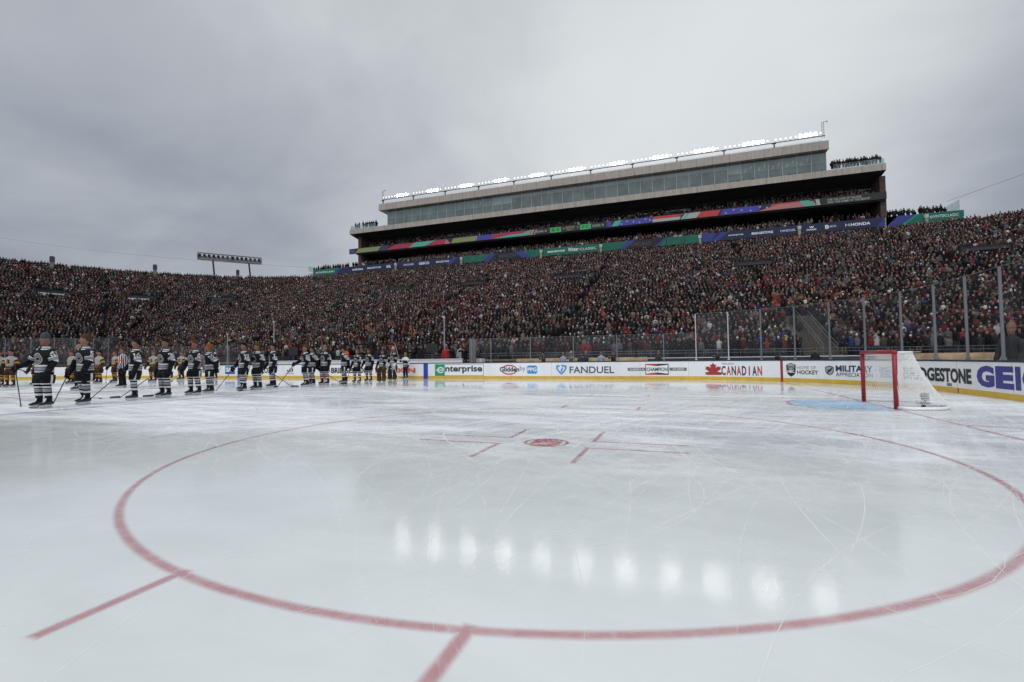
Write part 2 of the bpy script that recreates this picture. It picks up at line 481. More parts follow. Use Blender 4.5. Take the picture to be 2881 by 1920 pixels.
# ------------------------------------------------------------------ seating bowl
ROW_D, ROW_H, Z0, NROW = 0.90, 0.358, 1.05, 59
LCX, RCX, CYY, RI = -76.0, 34.0, 37.0, 2.0
def row_path(d):
    """pieces of one row at distance d behind the front wall: (length, function of arc length -> (x, y, heading to the field))"""
    r = RI+d
    segs = []
    segs.append((32.0, lambda s: (LCX-r, 5.0+s, 0.0)))                       # left end, facing +x
    segs.append((r*math.pi/2, lambda s: (LCX-r*math.cos(s/r), CYY+r*math.sin(s/r), -s/r)))
    segs.append((RCX-LCX, lambda s: (LCX+s, CYY+r, -math.pi/2)))
    segs.append((r*R(62), lambda s: (RCX+r*math.sin(s/r), CYY+r*math.cos(s/r), -math.pi/2-s/r)))
    return segs
def _bowl():
    mb = MB()
    base = []
    for i in range(6): base.append(('l', i/5.0))
    for i in range(1, 15): base.append(('c', i/14.0))
    for i in range(1, 31): base.append(('s', i/30.0))
    for i in range(1, 11): base.append(('r', i/10.0))
    ki = {'l': 0, 'c': 1, 's': 2, 'r': 3}
    prof = [(-0.35, -0.14), (-0.35, Z0-0.05), (-0.02, Z0-0.05)]
    for i in range(NROW):
        prof += [(i*ROW_D, Z0+i*ROW_H), ((i+1)*ROW_D-0.001, Z0+i*ROW_H)]
    top = Z0+(NROW-1)*ROW_H
    prof += [(NROW*ROW_D, top+1.05), (NROW*ROW_D+0.35, top+1.05), (NROW*ROW_D+0.4, -0.14)]
    rows = []
    for d, z in prof:
        sg = row_path(max(d, -1.5)); line = []
        for k, t in base:
            L, f = sg[ki[k]]; px, py, _ = f(L*t); line.append(mb.vert((px, py, z)))
        rows.append(line)
    for a, b in zip(rows[:-1], rows[1:]):
        for i in range(len(a)-1): mb.face((a[i], b[i], b[i+1], a[i+1]))
    root = mb.build('seating_bowl', mat('dark_stand_concrete', (0.055, 0.054, 0.055), 0.9, var=0.2, vscale=0.6))
    tag(root, 'concrete stadium seating bowl rising behind the rink', 'stand')
    mb = MB()                                                    # tan coping on the front wall
    sg0, sg1 = row_path(-0.40), row_path(-0.04)
    for dz in (0,):
        la, lb = [], []
        for k, t in base:
            L, f = sg0[ki[k]]; a = f(L*t); L, f = sg1[ki[k]]; b = f(L*t); la.append(a); lb.append(b)
        lo, hi = Z0-0.045, Z0+0.09
        ring = [[mb.vert((a[0], a[1], lo)), mb.vert((a[0], a[1], hi)), mb.vert((b[0], b[1], hi)), mb.vert((b[0], b[1], lo))] for a, b in zip(la, lb)]
        for p, q in zip(ring[:-1], ring[1:]):
            for k in range(4): mb.face((p[k], q[k], q[(k+1) % 4], p[(k+1) % 4]))
    mb.build('coping', mat('tan_stone', (0.26, 0.175, 0.105), 0.8, var=0.25, vscale=1.5), root)
    mb = MB()                                                    # rail along the front row
    sg = row_path(-0.15)
    for hz in (0.45, 0.70):
        pts = []
        for k, t in base:
            L, f = sg[ki[k]]; px, py, _ = f(L*t); pts.append((px, py, Z0+hz))
        mb.tube(pts, 0.022, 6)
    L, f = sg[2]
    for i in range(0, 74):
        px, py, _ = f(L*i/73.0); mb.tube([(px, py, Z0), (px, py, Z0+0.70)], 0.02, 6)
    mb.build('front_rail', mat('dull_steel', (0.13, 0.14, 0.15), 0.5, 0.4), root)
_bowl()

PORTALS = [  # piece, arc fraction as plan angle or x, row, label
    ('c', 17.4, 33, 'concrete vomitory with dark sign, high in the stand, farthest left'),
    ('c', 40.3, 33, 'concrete vomitory behind the light tower bend, second from left'),
    ('c', 66.7, 33, 'dark vomitory opening in the left corner, under the tall light tower'),
    ('s', -47.0, 33, 'dark vomitory opening below the left end of the press box'),
    ('s', -32.1, 33, 'dark vomitory opening below the banner reading Boston'),
    ('s', -14.9, 33, 'dark vomitory opening below the centre of the green winter banner'),
    ('s', 12.5, 33, 'dark vomitory opening below the right part of the navy banners'),
    ('r', 7.5, 32, 'dark vomitory opening farthest right, high in the stand'),
]
def _portals():
    for kind, val, row, lab in PORTALS:
        d = row*ROW_D; r = RI+d
        sg = row_path(d)
        if kind == 'c': x, y, h = sg[1][1](r*R(val))
        elif kind == 's': x, y, h = sg[2][1](val-LCX)
        else: x, y, h = sg[3][1](r*R(val))
        rz = h+math.pi/2                     # local -Y looks at the field
        z = Z0+row*ROW_H
        e = empty('vomitory', (x, y, z), rz); tag(e, lab, 'vomitory', 'vomitories in the stands')
        mb = MB()
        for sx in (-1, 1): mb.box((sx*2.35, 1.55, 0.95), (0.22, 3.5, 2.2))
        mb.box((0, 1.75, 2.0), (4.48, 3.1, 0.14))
        mb.build('wall', mat('blackish_concrete', (0.030, 0.031, 0.034), 0.9, var=0.3, vscale=0.8), e)  # concrete in a near-black mottled tone
        mb = MB(); mb.box((0, 0.30, 0.70), (4.47, 0.06, 1.7)); mb.build('opening', black_void, e)  # black panel over the steps, paints the darkness inside the passage
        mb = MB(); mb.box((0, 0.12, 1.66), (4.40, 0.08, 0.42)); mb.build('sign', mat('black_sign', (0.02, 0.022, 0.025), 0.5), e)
        mb = MB()
        mb.tube([(-2.35, 0.0, 2.06), (-2.35, 0.0, 2.75), (2.35, 0.0, 2.75), (2.35, 0.0, 2.06)], 0.03, 6)
        mb.tube([(-2.35, 0.0, 2.40), (2.35, 0.0, 2.40)], 0.02, 6)
        mb.tube([(-2.35, 0.0, 2.75), (-2.35, 3.3, 3.3)], 0.03, 6); mb.tube([(2.35, 0.0, 2.75), (2.35, 3.3, 3.3)], 0.03, 6)
        mb.build('railing', dark_steel, e)
        if kind == 'c' and val < 50:
            mb = MB(); rr = random.Random(int(val))
            for i in range(7):
                x0 = -1.7+i*0.5; drop = rr.uniform(0.15, 0.75 if i in (1, 2) else 0.3)
                mb.box((x0, 0.02, 1.40-drop/2), (0.48, 0.04, drop))
            mb.build('white_cloth', mat('white_cloth', (0.7, 0.7, 0.7), 0.9), e)
_portals()
def in_portal(kind, val, row):
    for k, v, rw, _ in PORTALS:
        if k != kind: continue
        if not (rw-0.5 <= row <= rw+3.6): continue
        w = 2.6 if k == 's' else math.degrees(2.6/(RI+row*ROW_D))
        if abs(val-v) < w: return True
    return False

# ------------------------------------------------------------------ press box building above the stand
YBAN, YLED, YTER, YGL, YRF = 91.5, 94.0, 93.0, 95.0, 94.0
glass_dark = mat('tinted_window_glass', (0.078, 0.112, 0.108), 0.10, spec=0.6, var=0.30, vscale=0.45)  # blotchy tone in all pane colours stands in for uneven reflections
glass_band = mat('painted_ceiling_glow', (0.160, 0.212, 0.206), 0.12, spec=0.6, var=0.18, vscale=0.45)  # paler pane copy, glow of the ceiling behind put into its colour
clear_rail = None
def see_through(name, tint, op, rough=0.05):
    m = bpy.data.materials.new(name); m.use_nodes = True; nt = m.node_tree; nt.nodes.remove(nt.nodes['Principled BSDF'])
    tr = nt.nodes.new('ShaderNodeBsdfTransparent'); tr.inputs[0].default_value = (*tint, 1)
    gl = nt.nodes.new('ShaderNodeBsdfGlossy'); gl.inputs['Roughness'].default_value = rough
    df = nt.nodes.new('ShaderNodeBsdfDiffuse'); df.inputs[0].default_value = (0.55, 0.58, 0.60, 1)
    fr = nt.nodes.new('ShaderNodeLayerWeight'); fr.inputs[0].default_value = 0.5
    pw = nt.nodes.new('ShaderNodeMath'); pw.operation = 'POWER'; nt.links.new(fr.outputs['Facing'], pw.inputs[0]); pw.inputs[1].default_value = 5.0
    ml = nt.nodes.new('ShaderNodeMath'); ml.operation = 'MULTIPLY_ADD'; nt.links.new(pw.outputs[0], ml.inputs[0]); ml.inputs[1].default_value = 0.09; ml.inputs[2].default_value = 0.014
    m1 = nt.nodes.new('ShaderNodeMixShader'); m2 = nt.nodes.new('ShaderNodeMixShader')
    gg = nt.nodes.new('ShaderNodeNewGeometry'); sx_, sy_, sz_ = separate(nt, X(nt, gg.outputs['Position'])); smr = noise(nt, combine(nt, sx_*1.3, sy_*1.3, sz_*0.8), 1.0, 5.0, 0.65, 0.8); spt = noise(nt, combine(nt, sx_*9.0, sy_*9.0, sz_*9.0), 1.0, 2.0, 0.5)
    ov = smr.smooth(0.42, 0.72)*(op*2.6)+op*0.5; nt.links.new(ov.k, m1.inputs[0]); nt.links.new(tr.outputs[0], m1.inputs[1]); nt.links.new(df.outputs[0], m1.inputs[2])
    nt.links.new(ml.outputs[0], m2.inputs[0]); nt.links.new(m1.outputs[0], m2.inputs[1]); nt.links.new(gl.outputs[0], m2.inputs[2])
    nt.links.new(m2.outputs[0], nt.nodes['Material Output'].inputs[0])
    return m
rail_glass = see_through('pale_green_rail_glass', (0.80, 0.90, 0.88), 0.10)
led_black = mat('led_black', (0.006, 0.006, 0.007), 0.5)
def led(name, c, s=0.75): return mat('led_'+name, (0.01, 0.01, 0.01), 0.6, emit=c, estr=s*0.52)
def _building():
    root = empty('press_box', (-20.5, YGL, 0))
    tag(root, 'long beige press box building with glass front and open decks on top of the stand', 'press box')
    root_m = Matrix.Translation((20.5, -YGL, 0))
    def part(mb, name, mats, parent=root):
        o = mb.build(name, mats, parent)
        if parent is root: o.location = (20.5, -YGL, 0)
        return o
    mb = MB(); mb.box2((-69.35, YRF, 39.35), (28.95, YRF+13, 40.95)); fas = part(mb, 'roof_fascia', beige_panel)
    mb = MB(); mb.box2((-69.0, YRF+2.5, 40.96), (28.6, YRF+3.0, 42.15)); part(mb, 'bloom_strip', mat('bloom_white', (0.8, 0.8, 0.8), 0.5))  # white strip added in place of the floodlights' bloom above the fascia
    # terrace slab with a sloping underside
    mb = MB()
    x0, x1 = -77.5, 37.2
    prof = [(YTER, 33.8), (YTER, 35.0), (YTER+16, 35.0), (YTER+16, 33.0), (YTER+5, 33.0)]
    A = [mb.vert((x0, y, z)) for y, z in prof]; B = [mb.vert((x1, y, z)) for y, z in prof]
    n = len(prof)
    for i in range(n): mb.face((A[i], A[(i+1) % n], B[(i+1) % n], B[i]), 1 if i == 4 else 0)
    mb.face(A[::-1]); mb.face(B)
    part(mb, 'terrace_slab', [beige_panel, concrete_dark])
    # glass front: dark panes, mullions, upper transom
    for i in range(40):
        a = -67.34+i*2.4; b = a+2.4
        mb = MB(); mb.box2((a+0.03, YGL, 35.0), (b-0.03, YGL+0.06, 39.35), 0)
        w = part(mb, 'window', [glass_dark])
        lit = 12 <= i <= 33
        zt = (38.25 if 14 <= i <= 32 else 37.2)
        mb = MB(); mb.box2((a+0.05, YGL-0.012, zt), (b-0.05, YGL-0.004, 39.33))
        o = mb.build('transom_pane', glass_band if lit else mat('mid_window_glass', (0.100, 0.142, 0.137), 0.10, spec=0.6, var=0.30, vscale=0.45), w)
    MUL = mat('grey_mullion', (0.36, 0.38, 0.385), 0.5)
    for i in range(41):
        a = -67.34+i*2.4; mb = MB(); mb.box2((a-0.05, YGL-0.07, 35.0), (a+0.05, YGL-0.013, 39.35)); part(mb, 'mullion', MUL)
    for i in list(range(0, 14))+list(range(33, 40)):
        mb = MB(); mb.box2((-67.3+i*2.4+.05, YGL-0.05, 37.16), (-67.3+(i+1)*2.4-.05, YGL-0.014, 37.21)); part(mb, 'transom_bar', MUL)
    r = random.Random(4)
    mb = MB()                                                    # pendant lamps seen through the glass
    for i in range(13, 34):
        a = -67.34+i*2.4
        for k in range(r.choice((1, 1, 2))):
            q = a+r.uniform(0.5, 2.0); zz = r.uniform(37.5, 38.7)
            mb = MB(); mb.box((q, YGL-0.02, zz), (0.09, 0.012, 0.26)); part(mb, 'pendant_lamp', led('warm', (1.0, 0.70, 0.25), 0.55))
    for i in list(range(34, 39))+[10, 11, 12]:
        a = -67.34+i*2.4
        for k in range(2):
            mb = MB(); q = a+0.6+k*1.0; mb.poly([(q, YGL-0.02, 37.3+k*.5), (q+0.07, YGL-0.02, 37.25+k*.5), (q+0.36, YGL-0.02, 37.85+k*.5), (q+0.30, YGL-0.02, 37.9+k*.5)])
            part(mb, 'ceiling_light', led('cool', (0.85, 0.95, 1.0), 0.6))
    mb = MB()                                                    # people and desks behind the lower glass, read as a dark broken line
    for i in range(40):
        if 13 < i < 33: continue
        a = -67.34+i*2.4
        for k in range(9):
            q = a+0.2+k*0.25; h = r.uniform(0.3, 0.95)
            mb.box((q, YGL-0.004, 35.02+h/2), (r.uniform(0.10, 0.22), 0.007, h), r.randrange(3))
    part(mb, 'interior_silhouette', [black_void, mat('pale_interior', (0.16, 0.17, 0.17), 0.8), mat('dim_interior', (0.05, 0.055, 0.06), 0.8)])
    # open decks: slabs, back wall, columns, end walls
    mb = MB(); mb.box2((-76.3, YLED+0.1, 28.65), (37.3, YLED+13, 29.0)); part(mb, 'deck_slab', concrete_dark)
    mb = MB(); mb.box2((-90.0, YBAN+0.2, 22.2), (48.0, YLED+13, 23.2)); part(mb, 'deck_slab', concrete_dark)
    mb = MB(); mb.box2((-76.0, YLED+11.5, 23.2), (37.0, YLED+12.0, 33.0)); part(mb, 'back_wall', mat('dim_back_wall', (0.045, 0.045, 0.048), 0.9, var=0.4, vscale=0.5))
    for x in (-75.9, 36.6):
        mb = MB(); mb.box2((x, YLED+0.4, 23.2), (x+0.9, YLED+11.5, 33.2)); part(mb, 'end_wall', brick)
    for i in range(12):
        x = -70+i*9.15
        mb = MB(); mb.box2((x, YLED+5.2, 23.2), (x+0.8, YLED+6.0, 33.2)); part(mb, 'column', concrete_dark)
    for x, w in ((-52, 5), (-8, 6), (0, 5), (31, 5.5)): mb = MB(); mb.box2((x, YLED+4.0, 32.0), (x+w, YLED+4.4, 32.25)); part(mb, 'counter', mat('pale_counter', (0.33, 0.34, 0.35), 0.6))
    for x, w in ((-73, 6), (-66, 4), (-48, 5), (17, 6)): mb = MB(); mb.box2((x, YLED+3.6, 27.0), (x+w, YLED+4.0, 27.4)); part(mb, 'counter', mat('pale_counter', (0.33, 0.34, 0.35), 0.6))
    mb = MB()                                                    # terraces seats of the upper deck
    for i in range(7): mb.box2((-75.0, YLED+0.8+i*0.85, 29.0), (36.6, YLED+1.65+i*0.85, 29.15+i*0.50))
    for i in range(5): mb.box2((-75.0, YBAN+0.8+i*0.85, 23.2), (36.6, YBAN+1.65+i*0.85, 24.0+i*0.42))
    part(mb, 'deck_tier', concrete_dark)
    mb = MB()                                                    # open-air tiers at both ends
    for i in range(5):
        mb.box2((-89.6, YBAN+0.6+i*0.9, 23.2), (-76.4, YBAN+1.5+i*0.9, 24.3+i*0.30))
        mb.box2((37.8, YBAN+0.6+i*0.9, 23.2), (46.6, YBAN+1.5+i*0.9, 24.3+i*0.36))
    part(mb, 'end_tier', mat('pale_tier', (0.34, 0.35, 0.36), 0.8, var=0.1))
    for p, q in (((-77.3, YTER+0.2, 35.0), (-69.6, YTER+0.24, 36.0)), ((29.3, YTER+0.2, 35.0), (37.0, YTER+0.24, 36.0)), ((-77.3, YTER+0.25, 35.0), (-77.26, YTER+9, 36.0)), ((36.96, YTER+0.25, 35.0), (37.0, YTER+9, 36.0)),
                 ((46.6, YBAN+0.3, 24.9), (46.64, YBAN+4.5, 26.9)), ((-89.6, YBAN+0.3, 24.9), (-89.56, YBAN+4.5, 26.2))):
        mb = MB(); mb.box2(p, q); part(mb, 'glass_balustrade', rail_glass)
    # LED ribbon
    mb = MB(); mb.box2((-78.2, YLED-0.25, 28.85), (37.35, YLED+0.1, 30.15))
    scr = part(mb, 'led_screen', led_black)
    Zb, Zt = 28.95, 30.05; yy = YLED-0.262
    def quad(mb, xa, xb, m, sl=0.0, za=None, zb=None, sr=None):
        za = Zb if za is None else za; zb = Zt if zb is None else zb; sr = sl if sr is None else sr
        q = MB(); nq[0] += 1; y_ = yy-0.0006*(nq[0] % 7); q.poly([(xa, y_, za), (xb, y_, za), (xb+sr, y_, zb), (xa+sl, y_, zb)], 0); q.build('screen_graphic', L[m], scr)
    nq = [0]
    L = [led('red', (0.75, 0.04, 0.05)), led('white', (0.55, 0.62, 0.60)), led('teal', (0.10, 0.60, 0.48)), led('blue', (0.06, 0.06, 0.55)),
         led('green', (0.05, 0.65, 0.16)), led('olive', (0.33, 0.38, 0.16)), led('crimson', (0.55, 0.02, 0.10)), led('navy', (0.03, 0.04, 0.16)),
         led('amber', (0.42, 0.33, 0.12)), led('rose', (0.65, 0.25, 0.27)), led('purple', (0.10, 0.05, 0.28)), led('text', (0.62, 0.66, 0.66))]
    mb = MB()
    quad(mb, -78.1, -76.4, 10); quad(mb, -76.3, -69.5, 5, 1.0); quad(mb, -69.5, -67.2, 7, 1.0); quad(mb, -67.2, -60.5, 6, 3.0, sr=2.0)
    quad(mb, -60.5, -56.0, 2, 2.0, sr=3.0); quad(mb, -56.0, -50.5, 6, 3.0, sr=0.5); quad(mb, -50.5, -49.0, 9, 0.5, sr=-1)
    quad(mb, -48.8, -42.4, 5, 0.6); quad(mb, -42.4, -38.6, 3, 0.6); quad(mb, -38.6, -33.0, 6, 0.6, sr=4.0); quad(mb, -33.0, -30.0, 2, 4.0, sr=1.5)
    quad(mb, -30.0, -29.0, 9, 1.5, sr=0); 
    quad(mb, -38.0, -31.0, 2, 4.5, Zb, Zb+0.55, sr=1.0)
    x = -30.2
    for k in range(4): quad(mb, x+k*0.65, x+k*0.65+0.36, (1, 9)[k % 2], 0.5)
    quad(mb, -24.4, -21.9, 4); quad(mb, -17.7, -15.3, 4)
    quad(mb, -12.0, -11.1, 3, 0.2); quad(mb, -11.0, -9.6, 2, 0.8); quad(mb, -9.6, -2.9, 3, 0.8, sr=0.5)
    # waving stripes
    for xa, xb in ((-2.6, 9.7),):
        quad(mb, xa, xa+5.0, 0, 0.3, Zb+0.6, Zt, sr=1.2); quad(mb, xa, xa+5.2, 1, 0.0, Zb, Zb+0.58, sr=0.3)
        quad(mb, xa+5.4, xa+8.4, 1, 0.9, sr=0.9); quad(mb, xa+5.8, xa+6.3, 2, 0.9); quad(mb, xa+8.5, xb, 0, 0.9, sr=0.6)
        quad(mb, xa+9.6, xb-0.2, 1, 0.0, Zb, Zb+0.2)
    quad(mb, 10.2, 16.8, 3, 0.5, sr=0.8); quad(mb, 19.0, 26.0, 0, 0.2, Zb+0.45, Zt, sr=-1.0); quad(mb, 16.8, 26.6, 9, 3.5, Zb, Zb+0.9, sr=-0.5)
    quad(mb, 24.8, 26.4, 2, -1.0); quad(mb, 26.6, 27.2, 1, -0.2)
    mb = MB(); yy2 = yy-0.010
    TM = [L[11], L[8], led('darkgreen', (0.01, 0.10, 0.03))]
    def tx(s, xa, xb, za, zb, m, bold=0.02): q = MB(); put_text(q, s, lambda u, v: (xa+u*(xb-xa), yy2, za+v*(zb-za)), 0, bold); q.build('screen_text', TM[m], scr)
    tx('SOG: 0', -27.6, -25.2, 29.3, 29.75, 0); tx('SOG: 0', -15.0, -12.6, 29.3, 29.75, 0)
    tx('B 0', -24.0, -22.3, 29.2, 29.85, 2, 0.03); tx('0 C', -17.3, -15.7, 29.2, 29.85, 2, 0.03); tx('T', -21.5, -21.1, 29.35, 29.7, 0); tx('T', -18.4, -18.0, 29.35, 29.7, 0)
    tx('20:00', -20.9, -18.9, 29.45, 30.0, 1, 0.03); tx('PERIOD 1', -20.6, -19.2, 29.1, 29.3, 0)
    tx("O'ER THE LAND OF THE FREE", 28.3, 33.6, 29.52, 29.9, 0, 0.01); tx('AND THE HOME OF THE BRAVE"', 28.3, 34.9, 29.05, 29.43, 0, 0.01)
    def star(cx, cz, rr, m):
        P = []; mb = MB()
        for k in range(10):
            q = rr*(1 if k % 2 == 0 else 0.42); a = math.pi/2+k*math.pi/5
            P.append((cx+q*math.cos(a), yy2, cz+q*math.sin(a)))
        c = mb.vert((cx, yy2, cz)); ids = [mb.vert(p) for p in P]
        for k in range(10): mb.face((c, ids[k], ids[(k+1) % 10]), 0)
        mb.build('screen_star', TM[m], scr)
    for i, cx in enumerate((-8.9, -7.7, -6.4, -5.2, -4.0, -3.1, 11.2, 12.6, 14.0, 15.6, 17.2, 18.4)): star(cx, 29.25+(i*5 % 3)*0.25, 0.24, 0)
    # two rooftop masts
    for x, h in ((-68.8, 2.7), (28.35, 3.0)):
        mb = MB()
        for dx in (-0.16, 0.16): mb.tube([(x+dx, YGL, 41.9), (x+dx, YGL, 41.9+h)], 0.035, 5)
        for k in range(5): mb.tube([(x-0.16, YGL, 42.2+k*h/5.5), (x+0.16, YGL, 42.2+(k+.6)*h/5.5)], 0.025, 5)
        mb.tube([(x-0.16, YGL, 41.9+h), (x+0.75, YGL, 41.9+h+0.12)], 0.035, 5); mb.box((x+0.7, YGL, 41.9+h+0.02), (0.15, 0.15, 0.2))
        part(mb, 'roof_mast', dark_steel)
    # small supports between the banners
    for x in (-62.5, -44.9, -25.8, -12.9, 6.24, 23.1, 41.84):
        mb = MB(); mb.box2((x-0.22, YBAN-0.42, 22.6), (x+0.22, YBAN-0.06, 24.1), 0); mb.box2((x-0.28, YBAN-0.46, 24.15), (x+0.28, YBAN-0.05, 24.75), 1); part(mb, 'camera_post', [mat('tan_post', (0.30, 0.27, 0.20), 0.8), mat('pale_box', (0.45, 0.46, 0.46), 0.6)])
    mb = MB(); mb.box2((36.1, YBAN-0.2, 22.8), (36.25, YBAN-0.04, 24.9), 0)
    part(mb, 'camera_post', [mat('tan_post', (0.30, 0.27, 0.20), 0.8), mat('pale_box', (0.45, 0.46, 0.46), 0.6)])
_building()

def _banners():
    G = mat('green_banner', (0.004, 0.125, 0.080), 0.7, var=0.12, vscale=0.3); N = mat('navy_banner', (0.012, 0.018, 0.060), 0.7, var=0.12, vscale=0.3)
    D = mat('near_black_banner', (0.010, 0.012, 0.020), 0.7); BL = mat('blue_banner_flash', (0.035, 0.045, 0.22), 0.7); GL = mat('light_green_flash', (0.015, 0.21, 0.14), 0.7)
    W = ink_white; GR = mat('banner_grey', (0.09, 0.09, 0.10), 0.7)
    def ban(xa, xb, base, label, flashes=(), words=(), emb=()):
        e = empty('banner', (xa, YBAN, 24.2)); tag(e, label, 'banner', 'banners hung below the press box')
        z0, z1 = -0.80, 0.80
        mb = MB(); mb.box2((0, -0.05, z0), (xb-xa, 0.0, z1)); mb.build('cloth', base, e)
        if flashes:
            for i, (a, b, sa, sb, m) in enumerate(flashes):
                mb = MB()
                cl = lambda q: min(max(q, xa), xb)-xa
                mb.poly([(cl(a), -0.056, z0), (cl(b), -0.056, z0), (cl(b+sb), -0.056, z1), (cl(a+sa), -0.056, z1)], 0)
                mb.build('stripe', m, e)
        for (a, b, zl, zh, s, m, bold) in words:
            mb = MB(); put_text(mb, s, lambda u, v: (a-xa+u*(b-a), -0.062, zl+v*(zh-zl)), 0, bold); mb.build('lettering', m, e)
        for (cx, m, rr) in emb:
            mb = MB(); mb.tube([(cx-xa, -0.064, 0), (cx-xa, -0.063, 0)], [rr, rr], 20, 0, ref=(1, 0, 0), flat=(0, 1, 0))
            mb.tube([(cx-xa, -0.068, 0), (cx-xa, -0.067, 0)], [rr*.7, rr*.7], 20, 1, flat=(0, 1, 0))
            mb.tube([(cx-xa, -0.072, 0), (cx-xa, -0.071, 0)], [rr*.4, rr*.4], 8, 0, flat=(0, 1, 0)); mb.build('emblem', [m, base], e)
    ban(-87.74, -76.6, G, 'banner with hashtag lettering, green at the far left end', [(-80.5, -76.6, 2.2, 0, N), (-81.6, -80.5, 2.2, 2.2, BL)], [(-86.9, -80.9, -0.25, 0.25, '#WINTERCLASSIC', W, 0.01)])
    ban(-76.5, -62.6, N, 'navy banner with three small sponsor names, second from the left', [], [(-75.4, -72.2, -0.25, 0.25, 'adidas', W, 0.02), (-70.9, -66.9, -0.20, 0.20, 'BRIDGESTONE', W, 0.02), (-65.3, -64.0, -0.35, 0.35, 'NHL', W, 0.02)])
    ban(-62.4, -45.0, N, 'navy banner with an insurance and a tyre sponsor, left of the green ones', [(-49.0, -47.8, 2.0, 2.0, BL)], [(-60.4, -57.6, -0.2, 0.2, 'DISCOVER', W, 0.01), (-56.2, -53.4, -0.3, 0.3, 'GEICO', W, 0.03), (-51.6, -48.2, -0.2, 0.2, 'BRIDGESTONE', W, 0.02)])
    ban(-44.8, -36.4, G, 'short green banner with a small round emblem left of the word Boston', [(-38.2, -36.4, 2.0, 0, N), (-40.0, -38.2, 2.0, 2.0, BL)], [(-42.5, -41.7, -0.35, 0.35, 'B', GR, 0.03)])
    ban(-36.3, -26.0, D, 'dark banner reading Boston', [(-30.2, -28.2, -2.0, -2.0, BL), (-28.2, -26.0, -2.0, 0, G)], [(-35.6, -31.7, -0.34, 0.34, 'BOSTON', mat('banner_brass', (0.10, 0.085, 0.06), 0.6), 0.0)])
    ban(-25.7, -13.1, G, 'long green banner in the middle with the winter event title', [], [(-24.4, -20.6, -0.20, 0.20, 'BRIDGESTONE', W, 0.03), (-19.9, -17.6, -0.30, 0.50, 'Winter', W, 0.02), (-17.4, -13.9, -0.26, 0.22, 'CLASSIC', W, 0.0)])
    ban(-12.8, 0.0, D, 'dark banner reading Chicago', [(-12.8, -9.4, 0, 2.0, G), (-9.4, -8.0, 2.0, 2.0, BL), (-2.2, -1.2, 2.0, 2.0, BL), (-1.2, 0.0, 2.0, 0, G)], [(-6.9, -2.9, -0.36, 0.36, 'CHICAGO', mat('banner_brass', (0.10, 0.085, 0.06), 0.6), 0.0)])
    ban(0.1, 6.1, G, 'short green banner with a round emblem right of the word Chicago', [], [], [(3.2, mat('faint_emblem', (0.015, 0.07, 0.05), 0.7), 0.55)])
    ban(6.3, 23.0, N, 'long navy banner with three sponsor names, right of the centre', [(8.2, 9.4, 2.0, 2.0, BL), (6.3, 8.2, 0, 1.0, BL)], [(11.3, 13.9, -0.18, 0.24, 'enterprise', W, 0.01), (15.3, 18.9, -0.22, 0.22, 'BRIDGESTONE', W, 0.03), (20.1, 22.6, -0.2, 0.2, 'FANDUEL', W, 0.0)])
    ban(23.2, 36.1, N, 'navy banner with a large car maker name, under the right end of the decks', [(35.0, 36.1, 1.5, 0, BL)], [(24.3, 25.8, -0.4, -0.1, 'DUNKIN', W, 0.03), (24.7, 25.5, 0.05, 0.35, 'w', W, 0.03), (27.2, 27.8, -0.35, 0.35, 'B', W, 0.03), (27.9, 28.9, -0.15, 0.2, 'NBCSN', W, 0.0), (30.3, 30.9, -0.24, 0.24, 'H', W, 0.0), (31.1, 34.0, -0.26, 0.26, 'HONDA', W, 0.03)])
    ban(36.3, 47.0, G, 'banner with hashtag lettering, green at the far right end', [(36.3, 38.4, 0, 2.2, BL), (36.3, 36.4, 0, 1.6, N), (38.4, 39.0, 2.2, 2.2, GL)], [(42.4, 46.3, -0.15, 0.35, '#WINTERCLASSIC', W, 0.0)])
_banners()

def _flood():
    """eleven floodlight banks along the roof edge"""
    lamp_on = mat('floodlight_bright', (0.8, 0.8, 0.8), 0.3, emit=(1.0, 0.985, 0.93), estr=34.0)
    lamp_dim = mat('floodlight_turned_away', (0.8, 0.8, 0.8), 0.3, emit=(1.0, 0.985, 0.95), estr=1.25)
    ords = ['first', 'second', 'third', 'fourth', 'fifth', 'sixth', 'seventh', 'eighth', 'ninth', 'tenth', 'last']
    for k in range(11):
        xa = -69.1+k*8.89; xb = xa+8.89
        e = empty('floodlight_bank', (xa, YGL, 42.3)); tag(e, 'rail of lit round floodlights on the press box roof, %s from the left' % ords[k], 'floodlights', 'floodlight banks on the roof')
        mb = MB(); mb.tube([(0.02, 0, 0), (xb-xa-0.02, 0, 0)], 0.085, 8, ref=(0, 0, 1)); mb.build('rail', dark_steel, e)
        mb = MB(); mb.box2((0.3, -0.1, -0.75), (0.5, 0.1, -0.05)); mb.box2((-0.0, -0.12, -0.20), (0.75, 0.12, -0.08)); mb.box2((0.3, -0.1, -1.35), (0.5, 0.1, -0.75)); mb.build('bracket', dark_steel, e)
        n = 10
        for i in range(n):
            x = 0.55+i*0.85+(0.10 if i < 5 else -0.02*(i-5)); on = 5 <= i <= 8
            if k in (8, 9): on = 4 <= i <= 8
            lm = MB(); r = 0.33 if on else 0.19
            lm.tube([(x, 0.25, 0.02), (x, 0.25, 0.30)], 0.04, 6)
            lm.tube([(x, 0.20, 0.60), (x, -0.02, 0.56), (x, -0.22, 0.52)], [0.4*r, 0.8*r, r], 14, 0, cap=False)
            l = lm.build('lamp', dark_steel, e)
            lm = MB(); lm.tube([(x, -0.20, 0.524), (x, -0.215, 0.521)], [r*.93, r*.93], 14, 0)
            lm.build('lens', lamp_on if on else lamp_dim, l)
            if i in (0,):
                pass
_flood()

